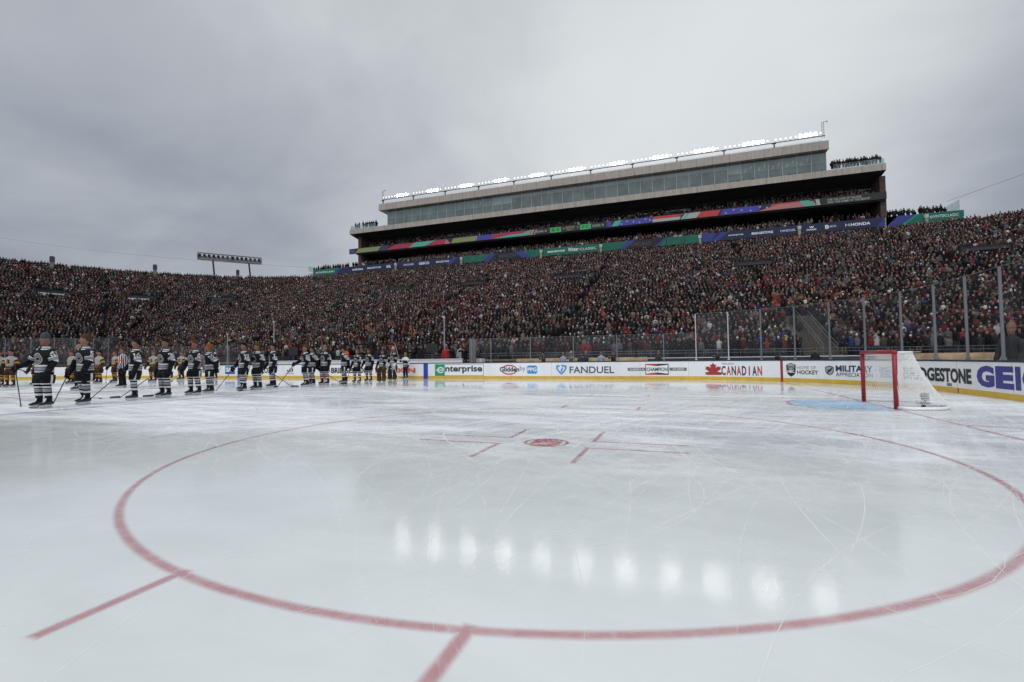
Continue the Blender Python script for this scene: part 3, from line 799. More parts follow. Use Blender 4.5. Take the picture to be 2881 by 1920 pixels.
def _light_tower():
    b1, b2 = Vector((-109.9, 81.3, 20.5)), Vector((-104.7, 87.6, 20.5))
    ax = (b2-b1).normalized(); ax.z = 0
    c = Vector((-107.7, 83.8, 28.2)); rz = math.atan2(ax.y, ax.x)
    e = empty('light_tower', (c.x, c.y, 0), rz); tag(e, 'grey floodlight rack on two leaning posts behind the far left stand', 'light tower')
    L, R_ = -7.1, 7.1
    mb = MB()
    for z in (27.35, 29.0): mb.box2((L, -0.15, z-0.12), (R_, 0.15, z+0.12))
    for x in (L, 0.15, R_): mb.box2((x-0.12, -0.13, 27.4), (x+0.12, 0.13, 29.0))
    for i in range(14):
        x = L+0.2+i*1.0; mb.tube([(x, 0.12, 27.5), (x+0.5, 0.12, 28.0), (x+1.0, 0.12, 27.5)], 0.03, 5)
    mb.box2((L, 0.16, 27.4), (R_, 0.22, 28.3), 1)
    mb.build('rack_frame', [mat('rack_grey', (0.20, 0.20, 0.19), 0.7), mat('rack_mesh', (0.42, 0.42, 0.40), 0.8)], e)
    for i in range(14):
        x = L+0.45+i*1.0+(0.2 if i > 6 else 0)
        mb = MB(); mb.tube([(x, 0.1, 28.5), (x, -0.25, 28.4), (x, -0.45, 28.35)], [0.18, 0.34, 0.36], 10, 0)
        mb.build('lamp', [mat('unlit_lamp', (0.025, 0.025, 0.028), 0.5)] if i not in (5, 6, 11, 12) else [mat('unlit_lamp_grey', (0.10, 0.11, 0.10), 0.5)], e)
    for x0, x1 in ((-3.85, -3.2), (4.2, 4.95)):
        mb = MB(); mb.tube([(x0, 0, 27.4), (x1, 0, 20.5)], 0.20, 8); mb.build('post', dark_steel, e)
_light_tower()
def _speakers():
    P = [((-124.6, 55.2), 20.4, 24.4, 'grey speaker post standing above the far left rim of the stand'),
         ((-116.0, 70.6), 21.4, 24.8, 'small dark speaker post on the rim, midway between left edge and light tower'),
         ((-105.9, 84.5), 22.0, 25.2, 'small dark speaker post on the rim between the legs of the light tower')]
    for (x, y), z0, z1, lab in P:
        e = empty('speaker_post', (x, y, z0), R(40)); tag(e, lab, 'speaker post', 'speaker posts on the rim')
        mb = MB(); mb.box2((-0.32, -0.2, 0), (0.32, 0.2, z1-z0-1.2)); mb.build('post', concrete, e)
        mb = MB(); mb.box2((-0.35, -0.3, z1-z0-1.19), (0.35, 0.3, z1-z0-0.15)); mb.box2((-0.28, -0.25, z1-z0-0.15), (0.28, 0.25, z1-z0)); mb.build('speaker', dark_steel, e)
_speakers()
def _cables():
    def wire(pts, lab):
        cp = []
        for i in range(25):
            t = i/24; a, b, s = pts
            p = Vector(a).lerp(Vector(b), t); p.z -= s*4*t*(1-t); cp.append(p)
        mb = MB(); mb.tube(cp, 0.030, 5); tag(mb.build('aerial_cable', mat('cable_grey', (0.14, 0.14, 0.15), 0.6)), lab, 'cable', 'camera cables over the stadium')
    wire(((-262.4, 105, 54.0), (-101.6, 105, 29.2), 1.4), 'thin camera cable sloping down across the sky at the left')
    wire(((46.4, 95, 27.6), (75.0, 95, 36.8), 0.0), 'thin camera cable rising to the right from the end of the banners')
_cables()

# ------------------------------------------------------------------ rink boards, adverts, glass
Q = R_C*math.pi/2
SMIN, SMAX = SL-Q-7.0, S0+Q+13.0
def srange(a, b, step=0.30):
    n = max(1, int(math.ceil((b-a)/step)))
    return [a+(b-a)*i/n for i in range(n+1)]
def board_strip(mb, a, b, z0, z1, off0, off1, m=0, step=0.30):
    """closed bar along the boards between offsets off0 (back) and off1 (towards the ice)"""
    prev = None
    ss = srange(a, b, step)
    for i, s in enumerate(ss):
        q = [mb.vert(board_pt(s, z, o)) for z, o in ((z0, off0), (z0, off1), (z1, off1), (z1, off0))]
        if prev:
            for k in range(4): mb.face((prev[k], prev[(k+1) % 4], q[(k+1) % 4], q[k]), m)
        else: mb.face(q, m)
        prev = q
    mb.face(prev[::-1], m)
boards = None
def _boards():
    global boards
    mb = MB(); board_strip(mb, SMIN, SMAX, 0.0, 0.935, -0.11, 0.0)
    boards = mb.build('rink_boards', white_panel)
    tag(boards, 'white rink boards with adverts running round the far side of the ice', 'rink boards')
    mb = MB(); board_strip(mb, SMIN, SMAX, 0.006, 0.165, 0.0005, 0.009); mb.build('kick_plate', yellow_kick, boards)
    mb = MB(); board_strip(mb, SMIN, SMAX, 0.936, 0.985, -0.13, 0.012); mb.build('cap_rail', navy_cap, boards)
    mb = MB()
    s = -49.0
    while s < SMAX-1:
        board_strip(mb, s, s+0.018, 0.168, 0.934, 0.0003, 0.0012); s += 2.44
    mb.build('panel_seam', seam_grey, boards)
    mb = MB(); board_strip(mb, -13.365, -13.055, 0.004, 0.934, 0.001, 0.012); mb.build('blue_line_mark', ink_blue, boards)
    mb = MB(); board_strip(mb, -29.0, -28.7, 0.004, 0.934, 0.001, 0.012); mb.build('blue_line_mark', ink_blue, boards)
    for q in ((6.52, 6.63, 0.004, 0.934, 0.001, 0.012), (14.475, 14.53, 0.01, 0.16, 0.0095, 0.012), (-21.18, -20.88, 0.004, 0.934, 0.001, 0.012)):
        mb = MB(); board_strip(mb, *q); mb.build('red_line_mark', ink_dkred, boards)
    mb = MB(); board_strip(mb, 13.91, 14.16, 0.19, 0.28, 0.0005, 0.004); mb.build('small_plate', ink_grey, boards)
_boards()
def _ads():
    O = 0.004
    def ad(name):
        return dict(mb=MB(), ms=[], name=name)
    def mi(A, m):
        if m not in A['ms']: A['ms'].append(m)
        return A['ms'].index(m)
    def T(A, s, a, b, z0, z1, m, bold=0.02, off=O+0.003, shear=0.0):
        put_text(A['mb'], s, lambda u, v: board_pt(a+u*(b-a)+shear*v, z0+v*(z1-z0), off), mi(A, m), bold)
    def P(A, pts, m, off=O):
        A['mb'].poly([board_pt(s, z, off) for s, z in pts], mi(A, m))
    def rect(A, a, b, z0, z1, m, off=O):
        ss = srange(a, b, 0.5); i = mi(A, m)
        for p, q in zip(ss[:-1], ss[1:]): A['mb'].poly([board_pt(p, z0, off), board_pt(q, z0, off), board_pt(q, z1, off), board_pt(p, z1, off)], i)
    def ell(A, cs, cz, rs, rz, m, off=O, inner=None, a0=0, a1=2*math.pi, n=28):
        i = mi(A, m)
        pt = lambda a, k=1.0: board_pt(cs+rs*k*math.cos(a), cz+rz*k*math.sin(a), off)
        for k in range(n):
            a, b = a0+(a1-a0)*k/n, a0+(a1-a0)*(k+1)/n
            if inner is None: A['mb'].poly([board_pt(cs, cz, off), pt(a), pt(b)], i)
            else:
                ia = lambda a: board_pt(cs+inner[0]*math.cos(a), cz+inner[1]*math.sin(a), off)
                A['mb'].poly([pt(a), pt(b), ia(b), ia(a)], i)
    def done(A, label=None):
        o = A['mb'].build(A['name'], A['ms'], boards)
        if label: o['label'] = label
    N = 'advert'
    A = ad(N)                                            # green and black
    rect(A, -12.56, -9.27, 0.17, 0.89, ink_grey, 0.002); rect(A, -12.53, -9.30, 0.20, 0.86, ink_white, 0.003)
    rect(A, -12.54, -11.87, 0.18, 0.885, ink_green)
    ell(A, -12.16, 0.53, 0.24, 0.19, ink_white, O+.002, (0.17, 0.12), R(20), R(325)); rect(A, -12.38, -11.93, 0.50, 0.555, ink_white, O+.0025); rect(A, -12.54, -12.36, 0.51, 0.545, ink_white, O+.0025)
    T(A, 'nterprise', -11.84, -9.36, 0.31, 0.80, ink, 0.03)
    done(A, 'green and black lettered advert')
    A = ad(N)                                            # red oval, by, blue block
    ell(A, -7.64, 0.53, 0.50, 0.29, ink_red, O, (0.44, 0.22), R(18), R(162)); ell(A, -7.64, 0.53, 0.50, 0.29, ink_red, O, (0.44, 0.22), R(198), R(342))
    T(A, 'Glidden', -8.24, -7.02, 0.42, 0.70, ink, 0.03); T(A, 'by', -6.98, -6.64, 0.40, 0.76, ink_grey, 0.0)
    rect(A, -6.50, -5.97, 0.30, 0.77, ink_sky); rect(A, -6.55, -5.92, 0.36, 0.71, ink_sky, O+.001)
    T(A, 'PPG', -6.51, -5.96, 0.43, 0.66, ink_white, 0.03)
    done(A, 'advert with a red oval and a blue block')
    A = ad(N)                                            # shield and dark letters
    sh = [(-4.50, 0.235), (-4.70, 0.42), (-4.80, 0.60), (-4.80, 0.76), (-4.62, 0.79), (-4.50, 0.82), (-4.38, 0.79), (-4.20, 0.76), (-4.20, 0.60), (-4.30, 0.42)]
    ctr = (-4.50, 0.55)
    for k in range(len(sh)):
        p, q = sh[k], sh[(k+1) % len(sh)]
        ins = lambda t: (ctr[0]+(t[0]-ctr[0])*0.66, ctr[1]+(t[1]-ctr[1])*0.62)
        if k in (4,): continue
        P(A, [p, q, ins(q), ins(p)], ink_sky)
    P(A, [(-4.56, 0.44), (-4.46, 0.40), (-4.40, 0.64), (-4.46, 0.68)], ink_sky, O+.001)
    T(A, 'FANDUEL', -4.03, -1.56, 0.32, 0.70, mat('slate_ink', (0.028, 0.045, 0.075), 0.5), 0.012)
    done(A, 'advert with a sky blue shield and dark letters')
    A = ad(N)                                            # bow tie
    rect(A, -0.84, 0.10, 0.45, 0.61, ink_grey); T(A, "THERE'S A", -0.76, 0.03, 0.49, 0.575, ink_white, 0.01, O+.004)
    rect(A, 1.30, 2.16, 0.45, 0.61, ink_grey); T(A, 'IN HERE', 1.48, 2.02, 0.49, 0.575, ink_white, 0.01, O+.010)
    rect(A, 0.08, 0.68, 0.235, 0.815, ink_red); rect(A, 0.68, 1.26, 0.235, 0.815, ink)
    P(A, [(0.12, 0.29), (0.66, 0.36), (1.22, 0.29), (1.22, 0.76), (0.66, 0.69), (0.12, 0.76)], ink_white, O+.002)
    T(A, 'CHAMPION', 0.15, 1.20, 0.43, 0.62, ink, 0.015, O+.014)
    done(A, 'advert with a red and black bow tie shape')
    A = ad(N)                                            # maple leaf
    lf = [(-0.03, -0.5), (0.03, -0.5), (0.04, -0.28), (0.28, -0.36), (0.24, -0.26), (0.50, -0.02), (0.42, 0.02), (0.47, 0.18), (0.32, 0.15), (0.30, 0.22), (0.14, 0.06), (0.20, 0.36), (0.11, 0.31), (0.0, 0.5)]
    full = lf+[(-a, b) for a, b in lf[::-1][1:-1]]
    c = [(3.43+a*0.80, 0.56+b*0.58) for a, b in full]
    for k in range(len(c)): P(A, [(3.43, 0.52), c[k], c[(k+1) % len(c)]], ink_dkred)
    P(A, [(3.10, 0.24), (3.80, 0.24), (3.88, 0.36), (3.43, 0.44), (3.02, 0.36)], ink_dkred, O-.001)
    T(A, 'MOLSON', 3.85, 4.40, 0.76, 0.845, ink_navy, 0.0)
    x = 3.80; w = (5.71-3.80)/8.0
    for i, ch in enumerate('CANADIAN'):
        ww = w*(0.24 if ch == 'I' else 0.86); cx = x+w*(i+0.5)
        T(A, ch, cx-ww/2, cx+ww/2, 0.235, 0.69, (ink_navy, ink_red)[i % 2], 0.03)
    done(A, 'advert with a dark red maple leaf')
    A = ad(N)                                            # hockey shield, home of hockey
    def shield(cs, cz, w, h, m, off=O):
        pts = [(-0.5, 0.36), (-0.36, 0.40), (-0.2, 0.46), (0, 0.5), (0.2, 0.46), (0.36, 0.40), (0.5, 0.36), (0.48, -0.1), (0.34, -0.34), (0, -0.5), (-0.34, -0.34), (-0.48, -0.1)]
        cc = [(cs+a*w, cz+b*h) for a, b in pts]
        for k in range(len(cc)): P(A, [(cs, cz), cc[k], cc[(k+1) % len(cc)]], m, off)
    shield(6.99, 0.53, 0.42, 0.62, ink); shield(6.99, 0.67, 0.30, 0.28, mat('silver_ink', (0.35, 0.36, 0.38), 0.4), O+.002)
    T(A, 'NHL', 6.86, 7.12, 0.62, 0.70, ink, 0.02, O+.009); T(A, 'NBC', 6.84, 7.14, 0.40, 0.53, ink_white, 0.03, O+.009)
    T(A, 'HOME OF', 7.26, 8.09, 0.57, 0.70, ink_grey, -0.008); T(A, 'HOCKEY', 7.26, 8.17, 0.345, 0.52, ink, 0.02)
    done(A, 'advert with a black shield and two rows of letters')
    A = ad(N)
    shield(8.67, 0.53, 0.38, 0.40, ink); shield(8.67, 0.53, 0.31, 0.33, mat('silver_ink', (0.35, 0.36, 0.38), 0.4), O+.002)
    P(A, [(8.53, 0.42), (8.60, 0.40), (8.81, 0.62), (8.76, 0.66)], ink, O+.004); T(A, 'NHL', 8.57, 8.78, 0.50, 0.58, ink, 0.02, O+.010)
    T(A, 'MILITARY', 8.94, 10.55, 0.50, 0.745, ink_navy, 0.035); T(A, 'APPRECIATION', 8.94, 10.52, 0.30, 0.46, ink_navy, 0.0)
    rect(A, 10.68, 10.69, 0.32, 0.72, ink_grey)
    for i, t in enumerate(('NAVY', 'FEDERAL', 'CREDIT', 'UNION')): T(A, t, 10.84, 11.36, 0.635-i*0.105, 0.715-i*0.105, ink_grey, 0.0)
    done(A, 'navy lettered advert behind the goal')
    A = ad(N)                                            # tyre maker
    T(A, 'BRIDGESTONE', 11.88, 15.18, 0.30, 0.735, ink, 0.045)
    done(A, 'black slanted lettering right of the goal')
    A = ad(N)
    x = 15.43
    for ch, w in (('G', 0.76), ('E', 0.70), ('I', 0.19), ('C', 0.74), ('O', 0.78)):
        T(A, ch, x, x+w, 0.262, 0.835, ink_navy if False else mat('insurance_blue', (0.030, 0.035, 0.23), 0.45), 0.06); x += w+0.055
    done(A, 'huge blue lettering at the right edge')
    A = ad(N)                                            # left half, partly hidden by the players
    T(A, 'DUNKIN', -16.95, -13.95, 0.35, 0.67, ink_orange, 0.05)
    done(A, 'orange lettered advert')
    A = ad(N)
    P(A, [(-21.3, 0.33), (-21.0, 0.33), (-20.6, 0.72), (-20.9, 0.72)], ink_red); P(A, [(-20.95, 0.33), (-20.75, 0.33), (-20.55, 0.52), (-20.7, 0.55)], ink_red)
    T(A, 'BRIDGESTONE', -20.5, -17.2, 0.34, 0.72, ink, 0.04)
    done(A, 'black lettered advert with a red sign, behind the players')
    A = ad(N)
    for k in range(3):
        x = -24.36+k*0.20; h = 0.16+k*0.11
        P(A, [(x+0.03, 0.46), (x+0.17, 0.46), (x+0.17-h*0.02, 0.46+h*0.45), (x+0.17-0.17*0.75, 0.46+h)], ink)
    T(A, 'adidas', -24.42, -23.72, 0.30, 0.42, ink_grey, 0.0)
    done(A, 'advert with three slanted bars')
    A = ad(N); T(A, 'NHL.COM', -27.2, -25.6, 0.36, 0.78, ink, 0.03); done(A)
    A = ad(N); rect(A, -30.25, -29.25, 0.30, 0.90, ink_sky); T(A, 'SAP', -30.15, -29.35, 0.46, 0.78, ink_white, 0.05, O+.004); rect(A, -30.25, -29.25, 0.30, 0.42, ink_blue, O+.001); done(A, 'blue square advert')
    A = ad(N); T(A, 'verizon', -33.6, -31.4, 0.40, 0.78, ink, 0.03); P(A, [(-31.3, 0.6), (-31.2, 0.6), (-31.0, 0.40), (-30.6, 0.85), (-31.0, 0.52)], ink); done(A)
    A = ad(N)
    P(A, [(-50.6, 0.80), (-50.3, 0.80), (-49.95, 0.35), (-49.6, 0.80), (-49.9, 0.80), (-49.95, 0.62)], ink); done(A)
    A = ad(N); rect(A, -47.4, -46.2, 0.32, 0.62, ink_teal); ell(A, -46.6, 0.6, 0.8, 0.2, ink_sky, O+.001, None, 0, math.pi); done(A, 'teal and blue advert at the far left')
_ads()

pane_mat = see_through('rink_glass', (0.95, 0.955, 0.965), 0.008, 0.03)
def _glass():
    post_m = mat('rink_post_grey', (0.19, 0.20, 0.215), 0.5, 0.3)
    def panel(a, b, top, lab, post_only=False, light=False):
        pa, pb = board_pt(a, 0, -0.05), board_pt(b, 0, -0.05)
        d = pb-pa; rz = math.atan2(d.y, d.x); L = d.length
        e = empty('glass_panel', (pa.x, pa.y, 0.985), rz); tag(e, lab, 'glass panel', 'glass panels on the rink boards')
        H = top-0.985
        mb = MB(); mb.box2((-0.019, -0.03, 0.001), (0.019, 0.03, H), 0); mb.box2((-0.045, -0.042, 0.001), (0.045, 0.042, 0.07), 0)
        mb.build('post', mat('white_post', (0.46, 0.48, 0.50), 0.4) if light else post_m, e)
        if not post_only:
            mb = MB(); mb.box2((0.036, -0.007, 0.002), (L-0.036, 0.007, H-0.01), 0); mb.build('pane', pane_mat, e)
            mb = MB(); mb.box2((0.036, -0.010, H-0.009), (L-0.036, 0.010, H), 0); mb.build('top_edge', mat('glass_edge', (0.17, 0.19, 0.20), 0.4), e)
    P = [-10.05, -8.80, -6.33, -3.80, -1.39, 1.04]
    names = ['above the right end of the green advert', 'left of the red oval advert', 'above the blue block advert', 'above the sky blue shield advert', 'above the dark letters next to the shield advert']
    for i in range(5): panel(P[i], P[i+1], 2.40, 'low glass panel with grey post, '+names[i])
    panel(1.04, 2.60, 2.40, 'low glass panel above the bow tie advert, last before the tall ones', light=False)
    Q2 = [2.63, 4.17, 5.67, 7.17, 8.69, 10.21, 11.80, 13.34, 14.95, 16.5, 18.0]
    nm = ['with its pale post left of the maple leaf', 'above the maple leaf letters', 'above the red goal line mark', 'above the home of hockey advert', 'above the military advert', 'directly behind the goal', 'right of the goal net', 'above the slanted black lettering',
          'above the huge blue letters', 'at the right edge of the photo with a man behind it']
    for i in range(len(Q2)-1): panel(Q2[i], Q2[i+1], 3.37, 'tall glass panel '+nm[i], light=(i < 2))
    s = -27.5; k = 0
    ordn = ['first', 'second', 'third', 'fourth', 'fifth', 'sixth']
    for k in range(6):
        panel(s-2.44, s, 2.45, 'low glass panel behind the players, %s to the left of the bench opening' % ordn[k]); s -= 2.44
    k = 0
    ordn = ['first', 'second', 'third', 'fourth', 'fifth', 'sixth', 'seventh', 'eighth', 'ninth', 'tenth', 'eleventh']
    while k < 11:
        panel(s-1.52, s, 3.37, 'tall glass panel in the far left corner, %s from its right end' % ordn[k]); s -= 1.52; k += 1
_glass()
def _bench():
    mb = MB(); mb.box2((-27.4, 20.95, -0.13), (-11.30, 21.07, 1.19)); mb.box2((-27.42, 20.90, 1.191), (-11.28, 21.12, 1.23))
    tag(mb.build('bench_wall', mat('bench_white', (0.80, 0.80, 0.80), 0.4)), 'white wall of the team bench behind the boards', 'bench wall')
    mb = MB(); mb.box2((-10.6, 20.9, -0.13), (-9.9, 21.4, 1.22))
    tag(mb.build('white_crate', mat('bench_white', (0.80, 0.80, 0.80), 0.4)), 'white crate beside the man in black at the end of the bench', 'crate')
    mb = MB(); mb.box2((-10.55, 20.4, -0.13), (-10.12, 20.5, 2.45), 0)
    tag(mb.build('padded_post', mat('grey_padding', (0.12, 0.125, 0.13), 0.7)), 'wide grey padded post where the low glass begins', 'post')
    for x, y, lab in ((-13.6, 21.2, 'black flat monitor on the bench behind the small flag bearer'), (-25.3, 21.25, 'black flat monitor on the bench behind the middle of the dark players')):
        e = empty('monitor', (x, y, 1.23)); tag(e, lab, 'monitor', 'monitors on the bench')
        mb = MB(); mb.box2((-0.06, -0.03, 0.0), (0.06, 0.03, 0.42)); mb.build('stand', dark_steel, e)
        mb = MB(); mb.box2((-0.42, -0.06, 0.42), (0.42, 0.0, 1.0)); mb.build('screen', mat('black_screen', (0.012, 0.013, 0.014), 0.3), e)
    for x, z1, z0, lab in ((-14.17, 4.15, -0.13, 'tall thin pale pole behind the bench near the green advert'), (-35.35, 3.55, -0.13, 'thin grey pole behind the slanted flag at the left'), (-30.1, 4.45, -0.13, 'thin pale pole behind the middle of the dark players')):
        e = empty('thin_pole', (x, 24.0, z0)); tag(e, lab, 'pole', 'thin poles behind the rink')
        mb = MB(); mb.tube([(0, 0, 0), (0, 0, z1-z0)], 0.035, 7); mb.box((0, 0, 0.05), (0.3, 0.3, 0.1)); mb.build('shaft', mat('post_grey', (0.42, 0.44, 0.47), 0.4, 0.4), e)
        mb = MB(); mb.box((0, 0, z1-z0+0.07), (0.14, 0.10, 0.14)); mb.build('head', mat('pale_box', (0.45, 0.46, 0.46), 0.6), e)
    # low tables and rails on the field behind the boards
    tops = [((-0.6, 34.0), 9.6, 'long white topped table behind the tall glass, left one'), ((8.6, 34.0), 6.4, 'long white topped table behind the tall glass, right one')]
    for (x, y), L, lab in tops:
        e = empty('table', (x+L/2, y, -0.13)); tag(e, lab, 'table', 'white topped tables on the field')
        mb = MB(); mb.box2((-L/2, -0.35, 1.20), (L/2, 0.35, 1.245)); mb.build('table_top', mat('bench_white', (0.80, 0.80, 0.80), 0.4), e)
        mb = MB(); mb.box2((-L/2+.05, -0.30, 0.0), (L/2-.05, -0.27, 1.19)); mb.build('skirt', mat('blue_grey_cloth', (0.035, 0.045, 0.075), 0.9, var=0.2), e)
        for sx in (-1, 1):
            mb = MB(); mb.box((sx*(L/2-.3), 0.1, 0.595), (0.06, 0.06, 1.19)); mb.build('leg', steel, e)
    for (x0, x1, y, lab, h) in ((-13.0, -0.8, 36.8, 'long low tan padding behind the shield and bow tie adverts', 1.26), (16.0, 25.0, 36.8, 'long low tan padding behind the glass right of the goal', 1.30)):
        mb = MB(); r = random.Random(3)
        n = 60; P = []
        for i in range(n+1):
            x = x0+(x1-x0)*i/n; P.append((x, y, 0.52+r.uniform(-.01, .02)))
        mb.tube(P, [(0.30, 0.66+h-1.26) for _ in P], 12, 0, ref=(0, 1, 0))
        tag(mb.build('tan_padding', mat('tan_padding', (0.33, 0.23, 0.13), 0.9, var=0.35, vscale=1.2, bump=0.4), smooth=True), lab, 'padding', 'tan padding along the field wall')
    # stair with handrails in the gap of the stand, right of the middle
    e = empty('aisle_stair', (13.7, 38.9, 0.0)); tag(e, 'brown stepped aisle with steel handrails in the lower stand left of the goal', 'stairs')
    mb = MB()
    for i in range(13): mb.box2((-1.9, i*0.8, 0.9), (0.8, i*0.8+0.79, Z0+0.16+i*ROW_H))
    mb.build('step', mat('brown_step', (0.075, 0.060, 0.045), 0.9, var=0.2), e)
    for x in (-0.55, 0.45):
        mb = MB()
        for h in (0.55, 0.95): mb.tube([(x, 0.0, Z0+h), (x, 9.5, Z0+h+9.5*ROW_H/ROW_D)], 0.024, 6)
        for i in range(5): mb.tube([(x, 0.2+i*2.3, Z0+(0.2+i*2.3)*ROW_H/ROW_D), (x, 0.2+i*2.3, Z0+0.95+(0.2+i*2.3)*ROW_H/ROW_D)], 0.032, 6)
        mb.build('handrail', mat('stair_steel', (0.13, 0.135, 0.14), 0.55, 0.3), e)
_bench()

# ------------------------------------------------------------------ goal
def _goal():
    e = empty('hockey_goal', (GX, GY, 0)); tag(e, 'hockey goal with red posts and white netting on the ice', 'goal')
    red = mat('goal_red', (0.30, 0.011, 0.016), 0.4, var=0.22, vscale=14.0); wh = mat('goal_white', (0.82, 0.82, 0.82), 0.5)
    hw = 0.93; H = 1.22; D = 1.10; r = 0.042
    for s in (-1, 1):
        mb = MB(); mb.tube([(0, s*hw, 0.0), (0, s*hw, H)], 0.046, 12); mb.build('post', red, e, True)
    mb = MB(); mb.tube([(0, -hw-0.046, H), (0, hw+0.046, H)], 0.044, 12); mb.build('crossbar', red, e, True)
    # base frame: rounded M seen from above, padded white
    B = []
    for i in range(25):
        a = -math.pi/2+math.pi*i/24
        B.append((0.16+(D-0.16)*max(0, math.cos(a))**0.75, math.copysign(abs(math.sin(a))**0.75, math.sin(a))*(hw+0.16)))
    B = [(0.02, -hw-0.03)]+B+[(0.02, hw+0.03)]
    mb = MB(); mb.tube([(x, y, 0.036) for x, y in B], [(0.036, 0.028)]*len(B), 8, ref=(0, 0, 1)); mb.build('base_pad', wh, e, True)
    Tp = []
    for i in range(25):
        a = -math.pi/2+math.pi*i/24
        Tp.append((0.05+0.46*max(0, math.cos(a))**0.8, math.copysign(abs(math.sin(a))**0.8, math.sin(a))*(hw-0.02)))
    Tp = [(0.0, -hw)]+Tp+[(0.0, hw)]
    mb = MB(); mb.tube([(x, y, H-0.01) for x, y in Tp], 0.021, 8); mb.build('top_frame', wh, e, True)
    # netting: cords over back, sides and top
    mb = MB(); cr = 0.0038
    def interp(L, t):
        n = len(L)-1; k = min(int(t*n), n-1); f = t*n-k
        return (L[k][0]+(L[k+1][0]-L[k][0])*f, L[k][1]+(L[k+1][1]-L[k][1])*f)
    def surf(t, v):
        bx, by = interp(B, t); tx_, ty_ = interp(Tp, t)
        s = 0.06*math.sin(math.pi*v)
        return Vector((bx+(tx_-bx)*(v**0.82)-s*0.5, by+(ty_-by)*v, 0.12+(H-0.13)*v))
    NT, NV = 96, 30
    for k in range(NT+1):
        mb.tube([surf(k/NT, j/10) for j in range(11)], cr, 4, cap=False)
    for j in range(NV+1):
        mb.tube([surf(k/32, j/NV) for k in range(33)], cr, 4, cap=False)
    for k in range(44):
        y = -hw+2*hw*(k+.5)/44
        xm = 0.05+0.46*max(0, 1-abs(y/(hw-0.02))**2.5)**0.4 if abs(y) < hw-0.02 else 0.05
        mb.tube([(0.0, y, H), (xm, y, H-0.01)], cr, 4, cap=False)
    for k in range(11):
        x = 0.045*(k+.5); mb.tube([(x, -hw+0.03, H-0.005), (x, hw-0.03, H-0.005)], cr, 4, cap=False)
    mb.build('netting', mat('net_cord', (0.86, 0.86, 0.85), 0.8), e)
    mb = MB(); mb.tube([(D-0.2, y, 0.06) for y in (-0.5, 0, 0.5)], [(0.03, 0.03)]*3, 8); mb.build('middle_bar', wh, e, True)
    e2 = empty('net_camera', (GX+0.70, GY-0.42, 0.0), 0.3); tag(e2, 'small black camera box standing inside the goal net', 'camera')
    mb = MB(); mb.box((0, 0, 0.24), (0.09, 0.11, 0.16)); mb.box((0.0, 0, 0.10), (0.04, 0.22, 0.05)); mb.box((0, 0.05, 0.04), (0.05, 0.05, 0.07)); mb.box((0, 0.0, 0.14), (0.03, 0.03, 0.05)); mb.build('body', ink, e2)
    mb = MB(); mb.tube([(-0.045, 0, 0.26), (-0.09, 0, 0.26)], 0.03, 12); mb.build('camera_lens', dark_steel, e2)
    mb = MB(); mb.tube([(0, 0, 0.003), (0, 0, 0.028)], 0.038, 16); o = mb.build('puck', ink); o.location = (-16.46, 3.87, 0)
    tag(o, 'black puck lying on the ice between two dark players', 'puck')
_goal()

# ------------------------------------------------------------------ people on and around the ice (local -Y is forward, +X their left)
cl = {}
def cloth(name, c, rough=0.85): 
    return mat(name, c, rough, spec=0.25, var=0.22, vscale=7.0, bump=0.55)
BLK = cloth('black_jersey', (0.0075, 0.0080, 0.0115)); WHT = cloth('white_knit', (0.62, 0.62, 0.63)); GRY = cloth('grey_stripe', (0.26, 0.26, 0.30))
BRN = cloth('dark_brown_knit', (0.042, 0.022, 0.014)); GLD = cloth('gold_knit', (0.50, 0.25, 0.03)); PAD = cloth('brown_leather_pads', (0.070, 0.040, 0.018), 0.6)
CRM = cloth('cream_knit', (0.33, 0.305, 0.265)); ORG = cloth('orange_band', (0.65, 0.075, 0.02)); NVY = cloth('navy_cloth', (0.012, 0.016, 0.040)); CHR = cloth('charcoal_cloth', (0.028, 0.029, 0.032))
RED = cloth('red_cloth', (0.40, 0.030, 0.025)); KHK = cloth('khaki_cloth', (0.16, 0.14, 0.10)); LGY = cloth('light_grey_cloth', (0.36, 0.37, 0.39)); PNK = cloth('maroon_cloth', (0.10, 0.02, 0.025))
BOOT = mat('skate_boot', (0.012, 0.012, 0.014), 0.35); LACE = mat('skate_white', (0.62, 0.63, 0.64), 0.5); BLADE = mat('skate_steel', (0.5, 0.52, 0.55), 0.25, 0.8)
SKIN = attr_mat('skin', 0.6, 0.3)
HAIR = {'brown': mat('brown_hair', (0.075, 0.042, 0.022), 0.9, spec=0.1), 'dark': mat('dark_hair', (0.016, 0.012, 0.010), 0.9, spec=0.1), 'blond': mat('sandy_hair', (0.22, 0.14, 0.07), 0.9, spec=0.1), 'ginger': mat('ginger_hair', (0.20, 0.075, 0.025), 0.9, spec=0.1), 'grey': mat('grey_hair', (0.28, 0.27, 0.26), 0.9, spec=0.1)}
def arm_pts(s, hand, sh=(0.190, 0.0, 1.47)):
    a = Vector((s*sh[0], sh[1], sh[2])); h = Vector(hand)
    m = a.lerp(h, 0.5); L = 0.62; d = (h-a).length
    bend = math.sqrt(max(0.0, (L/2)**2-(d/2)**2))
    out = Vector((s*0.45, 0.9, -0.1)); ax = (h-a).normalized(); out = (out-ax*out.dot(ax)).normalized()
    return a, m+out*min(bend, 0.20), h
